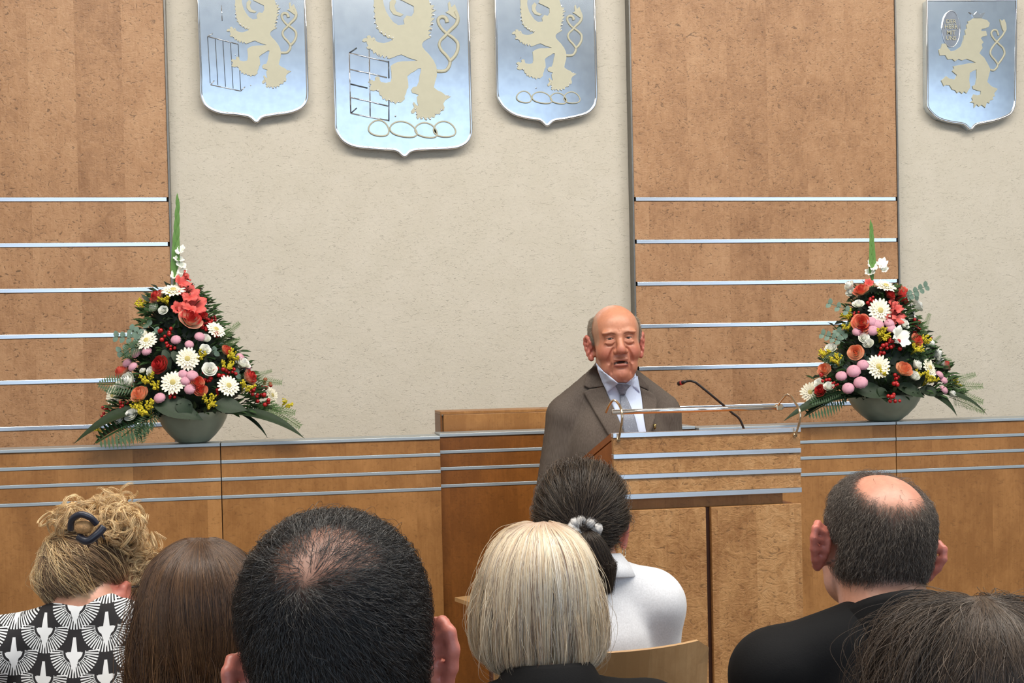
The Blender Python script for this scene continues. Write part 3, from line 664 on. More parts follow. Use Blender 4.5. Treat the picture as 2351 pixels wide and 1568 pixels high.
def arrangement(label, s, ox, oy, bowl, items, cone):
    Y0 = YC+.078
    bx_, rim_y, bot_y, w_px = bowl
    base = at(bx_, bot_y, Y0); base[2] = CT+.002
    t = thing('flower_arrangement', base, label, 'flowers', 'flower bowls on the counter')
    ppm = w_px/ (at(bx_+w_px/2, rim_y, Y0)[0]-at(bx_-w_px/2, rim_y, Y0)[0])
    R = w_px/ppm/2; h = at(bx_, rim_y, Y0)[2]-base[2]
    prof = [(.0, 0), (.40*R, 0), (.44*R, .02*h), (.64*R, .25*h), (.82*R, .52*h), (.94*R, .8*h), (1.0*R, 1.02*h), (.97*R, 1.05*h), (.92*R, 1.0*h), (.8*R, .6*h), (0, .5*h)]
    vs = []; fs = []; n = 40
    for r, z in prof:
        for k in range(n): a = 2*PI*k/n; vs.append((base[0]+r*math.cos(a), base[1]+r*math.sin(a), base[2]+z))
    for i in range(len(prof)-1):
        for k in range(n): l = (k+1) % n; fs.append((i*n+k, i*n+l, (i+1)*n+l, (i+1)*n+k))
    obj('bowl', mesh('bowl', vs, fs, True), BOWLM, t)
    zr = base[2]+h
    apex = at(*cone['apex'], Y0); hz = apex[2]-zr; cone_R = cone['R']/ppm; ax0 = base[0]
    def axis_x(z): return ax0+(apex[0]-ax0)*np.clip((z-zr)/hz, 0, 1)
    def rad(z): return cone_R*(1-np.clip((z-zr)/hz, -.1, 1))**.8+.03
    # dense dark foliage filling the cone
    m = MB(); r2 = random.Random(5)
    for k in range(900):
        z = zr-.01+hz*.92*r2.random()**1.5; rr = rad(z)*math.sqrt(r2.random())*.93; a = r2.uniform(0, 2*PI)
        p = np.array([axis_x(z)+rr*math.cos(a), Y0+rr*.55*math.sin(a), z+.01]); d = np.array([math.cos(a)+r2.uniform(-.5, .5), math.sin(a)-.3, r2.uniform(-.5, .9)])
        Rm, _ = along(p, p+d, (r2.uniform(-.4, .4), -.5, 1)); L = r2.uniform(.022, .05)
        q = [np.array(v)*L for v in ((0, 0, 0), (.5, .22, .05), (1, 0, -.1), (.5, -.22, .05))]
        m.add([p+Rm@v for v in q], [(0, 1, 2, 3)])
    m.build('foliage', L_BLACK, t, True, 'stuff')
    m = MB()
    for k in range(800):
        z = zr+hz*.9*r2.random()**1.3; rr = rad(z)*r2.uniform(.75, 1.0); a = r2.uniform(-PI, .1)
        p = np.array([axis_x(z)+rr*math.cos(a), Y0+rr*.55*math.sin(a), z]); d = np.array([math.cos(a), math.sin(a)*.6, r2.uniform(-.3, .9)])
        Rm, _ = along(p, p+d, (r2.uniform(-.4, .4), -.6, 1)); L = r2.uniform(.025, .05)
        q = [np.array(v)*L for v in ((0, 0, 0), (.35, .16, .05), (.7, .14, .02), (1, 0, -.1), (.7, -.14, .02), (.35, -.16, .05))]
        m.add([p+Rm@v for v in q], [(0, 1, 2, 3, 4, 5)])
    m.build('foliage', L_MID, t, True, 'stuff')
    # foam and stems core so that nothing hovers
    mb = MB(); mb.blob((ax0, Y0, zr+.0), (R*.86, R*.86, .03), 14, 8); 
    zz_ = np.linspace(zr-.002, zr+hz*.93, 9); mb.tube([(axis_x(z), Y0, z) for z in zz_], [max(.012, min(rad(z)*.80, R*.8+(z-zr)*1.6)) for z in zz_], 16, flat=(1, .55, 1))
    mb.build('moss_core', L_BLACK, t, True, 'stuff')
    def spot(x, y, out=1.0):
        px, py = x/s+ox, y/s+oy; w = at(px, py, Y0); rr = rad(w[2]); dx = w[0]-axis_x(w[2])
        dep = math.sqrt(max(rr*rr-dx*dx, 0))*.62*out; p = at(px, py, Y0-dep-.012)
        nrm = np.array([dx/rr*.9, -max(.35, dep/rr/.62), .35+.25*np.clip((w[2]-zr)/hz, 0, 1)])
        return p, nrm
    k_ = 1/s/ppm
    for kind, lst in items.items():
        for it in lst:
            x, y, r = it[:3]; p, nn = spot(x, y)
            if len(it) > 3: nn = np.array(it[3], float)
            r = r*k_*1.06
            if kind == 'gerbera':
                p = p+np.array([0, -.018, 0]); Rm = frame(nn); g = place('gerbera', random.choice(GERB), F_CREAM, t, p, Rm, r); place('flower_centre', CENT, F_CENTRE, g, p, Rm, r)
            elif kind in ('rose_rw', 'rose_r', 'rose_p', 'rose_c', 'white'):
                mt = dict(rose_rw=F_ROSE_RW, rose_r=F_ROSE_R, rose_p=F_ROSE_P, rose_c=F_ROSE_C, white=F_ROSE_W)[kind]
                nn = nn+np.random.uniform(-.35, .35, 3)+np.array([0, 0, .25])
                place('rose' if kind != 'white' else 'lisianthus', ROSE[random.randrange(2)], mt, t, p+np.array([0, -.008, 0]), frame(nn), r*1.2)
            elif kind == 'pink': place('pompon_chrysanthemum', POMP, F_PINK, t, p+np.array([0, -.012, 0]), frame(nn+np.random.uniform(-.2, .2, 3)+np.array([0, 0, .5])), r)
            elif kind == 'glad': place('gladiolus_bloom', GLAD[0], F_CORAL, t, p+np.array([0, -.012, 0]), frame(nn+np.random.uniform(-.3, .3, 3)), r*1.2)
            elif kind == 'gladw': place('gladiolus_bloom', GLAD[0], F_WHITE, t, p+np.array([0, -.012, 0]), frame(nn+np.random.uniform(-.3, .3, 3)), r*1.2)
            elif kind == 'berry':
                Rm = frame(nn); root = p-Rm[:, 2]*.05; m = MB(); q = []
                for j in range(7):
                    e = p+np.random.uniform(-1, 1, 3)*r*np.array([1, .6, 1]); q.append(e); m.tube([root, e], .0012, 4)
                sp = m.build('berry_sprig', L_MID, t, True, 'stuff')
                for e in q: place('berry', BERRY, F_BERRY, sp, e, np.eye(3), r*random.uniform(.30, .42))
            elif kind == 'gold': place('goldenrod_sprig', random.choice(GOLD), F_YEL, t, p, frame(nn+np.array([0, 0, .5])), r*1.45, 'stuff')
    def wpt(x, y, dy): return at(x/s+ox, y/s+oy, Y0+dy)
    for (a, b, dy0, dy1, wd_) in cone['long']:
        A, B = wpt(*a, dy0), wpt(*b, dy1); Rm, L = along(A, B, (0, -.5, 1)); place('long_leaf', LONGLEAF, L_DARK, t, A, Rm, (L, L*wd_, L*.8))
    for (x, y, L, ang, dy, wd_) in cone['big']:
        A = wpt(x, y, dy); d = np.array([math.cos(ang), -.35, math.sin(ang)]); Rm, _ = along(A, A+d, (0, -1, .6)); place('large_leaf', BIGLEAF, L_DARK, t, A, Rm, (L*k_, L*k_*wd_, L*k_))
    for (a, b, dy0, dy1, wd_) in cone['fern']:
        A, B = wpt(*a, dy0), wpt(*b, dy1); Rm, L = along(A, B, (0, -1, .5)); place('fern_frond', FERN, L_FERN, t, A, Rm, (L, L*wd_, L), 'stuff')
    for (a, b) in cone['asp']:
        A, B = wpt(*a, -.06), wpt(*b, -.07); Rm, L = along(A, B, (0, -1, .3)); place('asparagus_frond', ASP, L_ASP, t, A, Rm, L, 'stuff')
    for (a, b, n) in cone['euc']:
        A, B = wpt(*a, -.1), wpt(*b, -.06); st_ = tube('eucalyptus_stem', [A, (A+B)/2+np.array([0, 0, .006]), B], .0014, L_EUC, t, 5)
        for j in range(n):
            c = A+(B-A)*(.25+.75*j/max(1, n-1)); d = (B-A)/np.linalg.norm(B-A)
            for sg in (-1, 1):
                dd = d*.4+np.array([-d[2]*sg, -.3, d[0]*sg])*.9; Rm, _ = along(c, c+dd, (0, -1, .4+.3*sg)); place('leaf', DISC, L_EUC, st_, c, Rm, .022)
    # gladiolus spike at the top
    A, B = wpt(*cone['spike'][0], -.01), wpt(*cone['spike'][1], -.01); d = B-A
    sp = tube('gladiolus_spike', [A-d*.5, A, B], [.004, .004, .0015], L_BUD, t, 6)
    for j in range(11):
        f = .06+j*.085; c = A+d*f; sg = 1 if j % 2 else -1; e = c+d/np.linalg.norm(d)*(.075-.03*f)+np.array([sg*.010*(1.15-f), -.004, 0])
        Rm, L = along(c, e, (0, -1, 0)); place('bud', LONGLEAF, L_BUD, sp, c, Rm, (L*1.2, L*1.6, L*.3))
    for x, y, r in cone['wisp']:
        p = wpt(x, y, -.02); place('gladiolus_bloom', GLAD[0], F_WHITE, t, p, frame((random.uniform(-.5, .5), -.7, .6)), (r*k_*1.5, r*k_*1.0, r*k_*1.2))
    return t

arrangement('left bowl of mixed flowers on the counter, gladiolus spike touching the wood panel edge', 2.614, 150, 440, (443.8, 948, 1015, 166),
 dict(gerbera=[(650,593,70,(0,-.55,.85)),(735,1003,68,(0,-1,.15)),(648,1145,70,(-.1,-1,.25)),(490,895,65,(-.3,-.8,.6)),(905,828,60,(.5,-.75,.7)),(980,1165,66,(.35,-.9,.4)),(290,1220,60,(-.75,-.8,.1)),(1240,1222,52,(.85,-.6,.2))],
  white=[(537,700,30),(590,715,24),(385,1140,48),(335,1165,32),(403,1345,36),(330,1375,30),(865,1070,36),(838,950,28),(840,885,28),(1060,1040,40),(520,1080,28),(470,860,30),(468,1078,18)],
  rose_rw=[(745,778,60),(1095,1118,46),(560,640,42)], rose_r=[(580,1045,52),(900,862,26),(822,745,28)], rose_p=[(455,1225,50)], rose_c=[(350,1095,46),(790,1152,40),(815,1200,38),(962,960,34)],
  glad=[(740,610,50),(770,675,62),(700,545,36),(728,508,30),(680,700,34),(735,725,44)],
  pink=[(665,890,28),(808,872,30),(745,918,25),(430,970,30),(490,958,28),(375,1030,30),(408,1052,28),(706,1096,26),(763,1105,34),(722,1135,30),(750,1185,32),(568,1238,32),(1050,995,26),(1092,1050,24)],
  berry=[(600,855,34),(630,935,26),(850,765,30),(885,757,22),(830,805,26),(855,1112,32),(930,1088,34),(940,1190,26),(350,1285,24),(248,1310,26),(230,1360,24),(1200,1150,32),(1190,1255,36),(650,1220,24),(1135,1205,26),(1000,1090,26)],
  gold=[(490,690,48),(610,665,48),(510,1140,52),(500,1325,66),(445,1300,40),(860,1285,52),(990,1010,50),(960,1060,44),(1075,1190,50),(1310,1290,40),(205,1430,30),(810,1000,36),(550,1180,36)]),
 dict(apex=(400, 640), R=172,
  long=[((640,1290),(50,1515),-.10,-.14,1.3),((520,1350),(170,1518),-.10,-.13,1.5),((960,1330),(1436,1482),-.09,-.12,1.3),((1040,1330),(1215,1480),-.09,-.12,.8)],
  big=[(530,1262,290,-.22,-.16,1.0),(690,1245,130,-1.1,-.17,1.5),(900,1280,180,-.02,-.16,1.2),(640,960,110,-.9,-.13,1.),(590,950,120,-1.2,-.13,.9),(500,660,60,2.2,-.08,.9)],
  fern=[((430,1180),(190,1150),-.12,-.12,1.2),((540,1350),(180,1500),-.12,-.15,1.3),((480,1380),(300,1500),-.14,-.16,1.4),((450,1360),(460,1510),-.14,-.17,1.2),((560,1300),(420,1470),-.15,-.17,1.2),((520,760),(450,800),-.1,-.08,1.5),((560,700),(470,690),-.1,-.06,1.3),((480,900),(330,990),-.1,-.1,1.2)],
  asp=[((900,910),(1048,790)),((930,950),(1050,880)),((1120,1120),(1240,1075)),((1100,1130),(1300,1150)),((1150,1290),(1380,1330)),((1180,1270),(1410,1415)),((1120,1300),(1330,1380))],
  euc=[((470,890),(310,870),4),((470,870),(400,830),3),((560,860),(500,800),2),((880,970),(940,940),2),((1010,1100),(1080,1080),2),((440,930),(330,960),3)],
  spike=((655,560),(675,60)), wisp=[(690,350,26),(695,440,24),(655,500,24),(680,405,22),(700,480,22)]))
arrangement('right bowl of mixed flowers on the counter, behind the lectern lamp', 3.137, 1780, 500, (2030.2, 908, 963, 157),
 dict(gerbera=[(780,493,72,(.05,-.55,.8)),(738,670,80,(0,-1,.2)),(725,1072,78,(-.05,-1,.15)),(1095,1080,64,(.5,-.85,.3)),(240,1255,66,(-.55,-.9,.15))],
  gladw=[(890,860,58),(975,680,44)],
  white=[(535,495,34),(540,540,28),(592,630,32),(630,870,30),(665,910,32),(395,945,32),(915,770,32),(1010,640,36),(1100,915,34),(1145,985,38),(1170,1040,34),(1005,1065,34),(990,1145,34),(380,1220,32),(1275,1155,24),(1325,1245,24),(1260,1275,28),(310,1195,28),(990,600,28)],
  rose_c=[(615,535,44),(610,765,52),(1005,885,38),(900,540,40)], rose_r=[(890,580,56),(325,1250,38),(810,560,36)], rose_p=[(575,978,48),(912,1102,52),(352,1100,42)], rose_rw=[(1205,1070,40),(620,815,38)],
  glad=[(860,690,58),(850,640,44),(820,735,36),(665,470,24)],
  pink=[(680,750,34),(730,772,36),(690,812,36),(810,762,32),(825,798,32),(580,822,30),(622,1060,36),(555,1105,42),(466,1140,34),(605,1187,42),(515,1228,36),(1170,1132,28),(1200,1172,28),(1202,1240,28)],
  berry=[(690,592,32),(570,705,24),(1000,750,34),(1042,772,28),(1028,822,24),(860,900,38),(790,955,36),(360,1160,32),(430,1210,22),(865,1170,34),(855,1285,34),(1110,880,20),(1200,1050,24),(830,880,24)],
  gold=[(760,870,52),(740,830,36),(380,1000,50),(450,1045,46),(1090,1180,54),(1280,1210,44),(770,1130,44),(1040,900,52),(530,720,46),(1000,960,48),(520,800,36),(1020,1140,36)]),
 dict(apex=(2005, 640), R=158,
  long=[((640,1290),(60,1465),-.10,-.10,1.2),((560,1260),(200,1440),-.10,-.12,1.1),((1080,1250),(1310,1430),-.10,-.13,2.4),((1150,1260),(1530,1425),-.09,-.12,1.2)],
  big=[(570,1235,240,-.05,-.16,1.0),(740,1225,110,-.9,-.17,1.3),(880,1212,190,-.25,-.16,1.0),(1040,1240,150,-.1,-.13,1.1)],
  fern=[((520,1270),(220,1420),-.12,-.12,1.1),((480,1250),(250,1330),-.12,-.12,1.3),((560,760),(480,800),-.1,-.08,1.4),((1000,950),(1130,930),-.1,-.08,1.3),((960,980),(1100,1010),-.1,-.1,1.2),((500,1000),(340,1030),-.1,-.1,1.3)],
  asp=[((1050,850),(1110,690)),((1100,930),(1190,850)),((1150,1000),(1270,1030)),((1230,1190),(1440,1130)),((1240,1220),(1490,1215)),((1240,1250),(1490,1330)),((1250,1290),(1500,1400))],
  euc=[((560,690),(395,620),3),((930,580),(1080,495),4),((940,560),(1010,560),2),((500,900),(345,840),4),((510,880),(450,820),3),((640,1030),(700,960),3),((820,1120),(840,1010),3),((520,1100),(450,1060),2)],
  spike=((700,480),(688,80)), wisp=[(700,340,36),(770,330,34),(680,390,28),(785,370,24)]))
# ---------------------------------------------------------------- bodies: one smooth surface from blended volumes
def rotz(a): c, s = math.cos(a), math.sin(a); return np.array([[c, -s, 0], [s, c, 0], [0, 0, 1.0]])
def rotx(a): c, s = math.cos(a), math.sin(a); return np.array([[1.0, 0, 0], [0, c, -s], [0, s, c]])
def roty(a): c, s = math.cos(a), math.sin(a); return np.array([[c, 0, s], [0, 1.0, 0], [-s, 0, c]])
class Sdf:
    def __init__(s): s.ops = []; s.R = np.eye(3); s.t = np.zeros(3)
    def frame(s, R, t): s.R = R; s.t = np.array(t, float); return s
    def w(s, p): return s.R@np.array(p, float)+s.t
    def e(s, c, r, k=.012, sub=False, rot=None):
        r = (r, r, r) if np.isscalar(r) else r
        s.ops.append(('e', s.w(c), np.array(r, float), s.R if rot is None else s.R@rot, k, sub)); return s
    def c(s, a, b, ra, rb=None, k=.012, sub=False):
        s.ops.append(('c', s.w(a), s.w(b), ra, ra if rb is None else rb, k, sub)); return s
    def e2(s, c, r, **q):
        for g in (1, -1): s.e((c[0]*g, c[1], c[2]), r, **q)
        return s
    def c2(s, a, b, ra, rb=None, **q):
        for g in (1, -1): s.c((a[0]*g, a[1], a[2]), (b[0]*g, b[1], b[2]), ra, rb, **q)
        return s
    @staticmethod
    def dist(op, X, Y, Z):
        if op[0] == 'e':
            _, c, r, R, k, sub = op; x, y, z = X-c[0], Y-c[1], Z-c[2]
            a = (R[0, 0]*x+R[1, 0]*y+R[2, 0]*z)/r[0]; b = (R[0, 1]*x+R[1, 1]*y+R[2, 1]*z)/r[1]; d = (R[0, 2]*x+R[1, 2]*y+R[2, 2]*z)/r[2]
            k0 = np.sqrt(a*a+b*b+d*d); k1 = np.sqrt((a/r[0])**2+(b/r[1])**2+(d/r[2])**2)+1e-9
            return k0*(k0-1)/k1
        _, A, B, ra, rb, k, sub = op; ba = B-A; L2 = ba@ba+1e-12
        x, y, z = X-A[0], Y-A[1], Z-A[2]
        h = np.clip((x*ba[0]+y*ba[1]+z*ba[2])/L2, 0, 1)
        return np.sqrt((x-h*ba[0])**2+(y-h*ba[1])**2+(z-h*ba[2])**2)-(ra+(rb-ra)*h)
    @staticmethod
    def comb(F, d, k, sub):
        if sub:
            d = -d; h = np.maximum(k-np.abs(F-d), 0)/k; return np.maximum(F, d)+h*h*k*.25
        h = np.maximum(k-np.abs(F-d), 0)/k; return np.minimum(F, d)-h*h*k*.25
    def at(s, P):
        F = np.full(len(P), 1.0)
        for op in s.ops: F = s.comb(F, s.dist(op, P[:, 0], P[:, 1], P[:, 2]), op[-2], op[-1])
        return F
    def grid(s, xs, ys, zs):
        F = np.full((len(xs), len(ys), len(zs)), 1.0, np.float32)
        for op in s.ops:
            if op[0] == 'e': lo = op[1]-op[2].max(); hi = op[1]+op[2].max()
            else: m = max(op[3], op[4]); lo = np.minimum(op[1], op[2])-m; hi = np.maximum(op[1], op[2])+m
            pad = op[-2]*1.2+.03; sl = []
            for ax, l, h in zip((xs, ys, zs), lo-pad, hi+pad):
                i, j = np.searchsorted(ax, l), np.searchsorted(ax, h); sl.append(slice(max(0, i-1), min(len(ax), j+1)))
            if any(q.stop <= q.start for q in sl): continue
            X = xs[sl[0]][:, None, None].astype(np.float32); Y = ys[sl[1]][None, :, None].astype(np.float32); Z = zs[sl[2]][None, None, :].astype(np.float32)
            F[tuple(sl)] = s.comb(F[tuple(sl)], s.dist(op, X, Y, Z), op[-2], op[-1])
        return F
    def mesh(s, xs, ys, zs, name, relax=0):
        F = s.grid(xs, ys, zs); sg = F < 0
        n = np.array(F.shape)-1
        cnt = np.zeros(n, np.int8)
        for i in (0, 1):
            for j in (0, 1):
                for k in (0, 1): cnt += sg[i:n[0]+i, j:n[1]+j, k:n[2]+k]
        act = (cnt > 0) & (cnt < 8); I, J, K = np.nonzero(act); N = len(I)
        idx = np.full(n, -1, np.int32); idx[I, J, K] = np.arange(N)
        cor = [(a, b, c) for a in (0, 1) for b in (0, 1) for c in (0, 1)]
        val = np.stack([F[I+a, J+b, K+c] for a, b, c in cor], 1).astype(float)
        pos = np.stack([np.stack([xs[I+a], ys[J+b], zs[K+c]], 1) for a, b, c in cor], 1)
        acc = np.zeros((N, 3)); wt = np.zeros(N)
        for p in range(8):
            for q in range(p+1, 8):
                if sum(abs(cor[p][m]-cor[q][m]) for m in range(3)) != 1: continue
                m = (val[:, p] < 0) != (val[:, q] < 0)
                t = np.where(m, val[:, p]/(val[:, p]-val[:, q]+1e-12), 0)
                acc += np.where(m[:, None], pos[:, p]+(pos[:, q]-pos[:, p])*t[:, None], 0); wt += m
        V = acc/np.maximum(wt, 1)[:, None]
        quads = []
        for ax in range(3):
            b, c = (ax+1) % 3, (ax+2) % 3
            sl0 = [slice(None)]*3; sl1 = [slice(None)]*3; sl0[ax] = slice(0, -1); sl1[ax] = slice(1, None)
            d0 = sg[tuple(sl0)]; d1 = sg[tuple(sl1)]; ch = d0 != d1
            P = np.stack(np.nonzero(ch), 1)
            ok = (P[:, b] > 0) & (P[:, c] > 0) & (P[:, b] < n[b]) & (P[:, c] < n[c]) & (P[:, ax] < n[ax]); P = P[ok]
            def cell(ob, oc): Q = P.copy(); Q[:, b] += ob; Q[:, c] += oc; return idx[Q[:, 0], Q[:, 1], Q[:, 2]]
            q = np.stack([cell(-1, -1), cell(0, -1), cell(0, 0), cell(-1, 0)], 1)
            fl = d1[tuple(P.T)] if ax >= 0 else None
            q[fl] = q[fl][:, ::-1]; quads.append(q)
        Q = np.concatenate(quads); Q = Q[(Q >= 0).all(1)]
        for _ in range(relax):
            e = np.concatenate([Q[:, [0, 1]], Q[:, [1, 2]], Q[:, [2, 3]], Q[:, [3, 0]]]); S_ = np.zeros_like(V); C_ = np.zeros(N)
            np.add.at(S_, e[:, 0], V[e[:, 1]]); np.add.at(C_, e[:, 0], 1); np.add.at(S_, e[:, 1], V[e[:, 0]]); np.add.at(C_, e[:, 1], 1)
            V = V*.5+.5*S_/np.maximum(C_, 1)[:, None]
        me = bpy.data.meshes.new(name); me.vertices.add(N); me.vertices.foreach_set('co', V.astype(np.float32).ravel())
        me.loops.add(Q.size); me.loops.foreach_set('vertex_index', Q.ravel().astype(np.int32))
        me.polygons.add(len(Q)); me.polygons.foreach_set('loop_start', np.arange(0, Q.size, 4, dtype=np.int32)); me.polygons.foreach_set('use_smooth', np.ones(len(Q), bool))
        me.update(); me.validate()
        return me, V
def axis(lo, hi, fine, hf, hc):
    """sample positions from LO to HI: step HF inside the FINE intervals, growing to HC outside"""
    out = [lo]; x = lo
    while x < hi:
        d = min((max(a-x, 0) if x < a else max(x-b, 0) if x > b else 0 for a, b in fine), default=0)
        x += min(hc, hf+d*.35); out.append(x)
    return np.array(out)
def color_attr(me, C):
    a = me.color_attributes.new('col', 'FLOAT_COLOR', 'POINT'); C4 = np.ones((len(C), 4), np.float32); C4[:, :3] = C; a.data.foreach_set('color', C4.ravel())
SKIN = NT('skin'); _a = SKIN.n('ShaderNodeAttribute', attribute_name='col'); _nz = SKIN.noise(SKIN.coord(), 90, 4, .65)
SKIN.l(SKIN.mix(1.0, _a.outputs[0], SKIN.ramp(_nz, [(.3, (.86, .82, .82, 1)), (.7, (1, 1, 1, 1))]), 'MULTIPLY'), SKIN.b.inputs['Base Color'])
SKIN.b.inputs['Roughness'].default_value = .42; SKIN.b.inputs['Subsurface Weight'].default_value = .12; SKIN.b.inputs['Subsurface Radius'].default_value = (.010, .004, .002); SKIN.b.inputs['Subsurface Scale'].default_value = .6
SKIN.bump(SKIN.noise(SKIN.coord(), 220, 3, .6), .12, .002); SKIN = SKIN.m
def L3(c): return np.array(lin(c)[:3])
def cloth(name, c, scale=420, bump=.15, rough=.85, var=.1): return simple(name, c, rough, 0, var, scale, bump, .25, 0, .15)
def hairmat(name, stops, root=None, rough=.42, spec=.5):
    m = NT(name); hi = m.n('ShaderNodeHairInfo'); n = len(stops)
    at_ = m.n('ShaderNodeAttribute', attribute_name='tint'); fac = m.math('ADD', m.math('MULTIPLY', hi.outputs['Random'], .45), m.math('MULTIPLY', at_.outputs['Fac'], .55)); col = m.ramp(fac, [(i/max(1, n-1), lin(c)) for i, c in enumerate(stops)])
    if root is not None:
        col = m.mix(m.ramp(hi.outputs['Intercept'], [(0.0, (1, 1, 1, 1)), (root[1], (0, 0, 0, 1))]), col, m.mix(.75, col, lin(root[0])))
    m.l(col, m.b.inputs['Base Color']); m.b.inputs['Roughness'].default_value = rough; m.b.inputs['Specular IOR Level'].default_value = spec
    return m.m
def strands(name, P, rad, mat, parent, taper=.35, tint=None):
    """P: (strands, points, 3) in world coordinates"""
    N, n, _ = P.shape; hc = bpy.data.hair_curves.new(name); hc.add_curves([n]*N)
    hc.attributes['position'].data.foreach_set('vector', (P-origin(parent)).astype(np.float32).ravel())
    ra = hc.attributes.get('radius') or hc.attributes.new('radius', 'FLOAT', 'POINT')
    t = np.linspace(0, 1, n); prof = np.where(t < .55, 1, 1-(1-taper)*(t-.55)/.45)
    R = (np.asarray(rad) if not np.isscalar(rad) else np.full(N, rad))[:, None]*prof[None, :]
    ra.data.foreach_set('value', R.astype(np.float32).ravel())
    ta = hc.attributes.new('tint', 'FLOAT', 'CURVE'); ta.data.foreach_set('value', (rng.random(N) if tint is None else tint).astype(np.float32))
    o = bpy.data.objects.new(name, hc); COL.objects.link(o); hc.materials.append(mat); o.parent = parent; o['kind'] = 'stuff'
    return o
def nrmz(v): return v/np.maximum(np.linalg.norm(v, axis=-1, keepdims=True), 1e-9)
def smooth_noise(N, n, k, amp):
    """(N, n, 3) smooth random offsets growing along the strand; K waves"""
    t = np.linspace(0, 1, n)[None, :, None]; ph = rng.uniform(0, 2*PI, (N, 1, 3)); fr = rng.uniform(.6, 1.4, (N, 1, 3))*k
    return (np.sin(ph+fr*2*PI*t)-np.sin(ph))*amp*np.minimum(1, t*2.2)

def ear(S, x, y, z, s=1.0, flare=.5, k=.004):
    """pinna on both sides: helix rim, bowl, lobe"""
    for g in (1, -1):
        def p(u, v, o): return (g*(x+o*s*flare+.004), y-u*s, z+v*s)   # u back, v up, o outwards
        pts = [(-.004,.004,.004),(-.008,.020,.006),(-.002,.032,.014),(.010,.036,.020),(.021,.030,.025),(.024,.016,.026),(.021,0,.022),(.014,-.016,.016),(.006,-.026,.010),(-.002,-.029,.004)]
        for a, b in zip(pts, pts[1:]): S.c(p(*a), p(*b), .0052*s, .0052*s, k=k)
        for u_, v_, o_ in pts[2:9]: S.c(p(.003, v_*.62, -.006), p(u_*.92, v_*.92, o_*.9), .0062*s, .0046*s, k=k)
        S.e(p(.006,.004,.008), (.0055*s, .017*s, .028*s), k=k, rot=rotz(-g*.55))
        S.e(p(.002,-.024,.007), (.0065*s, .010*s, .011*s), k=k)
        S.e(p(-.009,.002,.018), (.004*s, .006*s, .011*s), k=.004, sub=True)
def head_ops(S, s=1.0, jaw=1.0):
    S.e((0,-.015*s,.050*s), (.077*s,.096*s,.082*s)); S.e((0,-.056*s,.008*s), (.068*s,.052*s,.066*s), k=.02)
    S.e((0,.028*s,.048*s), (.066*s,.064*s,.066*s), k=.02); S.e((0,.034*s,-.018*s), (.061*s,.056*s,.072*s), k=.02)
    S.e((0,.036*s,-.064*s), (.050*s*jaw,.050*s,.036*s), k=.02); S.e((0,.076*s,-.088*s), (.022*s,.016*s,.016*s), k=.02)
    S.e2((.036*s,.060*s,-.02*s), (.026*s,.026*s,.026*s), k=.02)
    S.c((0,.084*s,.030*s), (0,.108*s,-.014*s), .008*s, .012*s, k=.01); S.e2((.013*s,.096*s,-.018*s), .009*s, k=.006)
    S.e2((.030*s,.094*s,.022*s), (.018*s,.016*s,.012*s), k=.012, sub=True); S.e2((.030*s,.076*s,.022*s), .0125*s, k=.002)
    S.e((0,.088*s,-.045*s), (.024*s,.012*s,.008*s), k=.006); S.e((0,.088*s,-.056*s), (.020*s,.011*s,.007*s), k=.005); S.c((-.022*s,.099*s,-.0505*s), (.022*s,.099*s,-.0505*s), .0015*s, k=.004, sub=True)
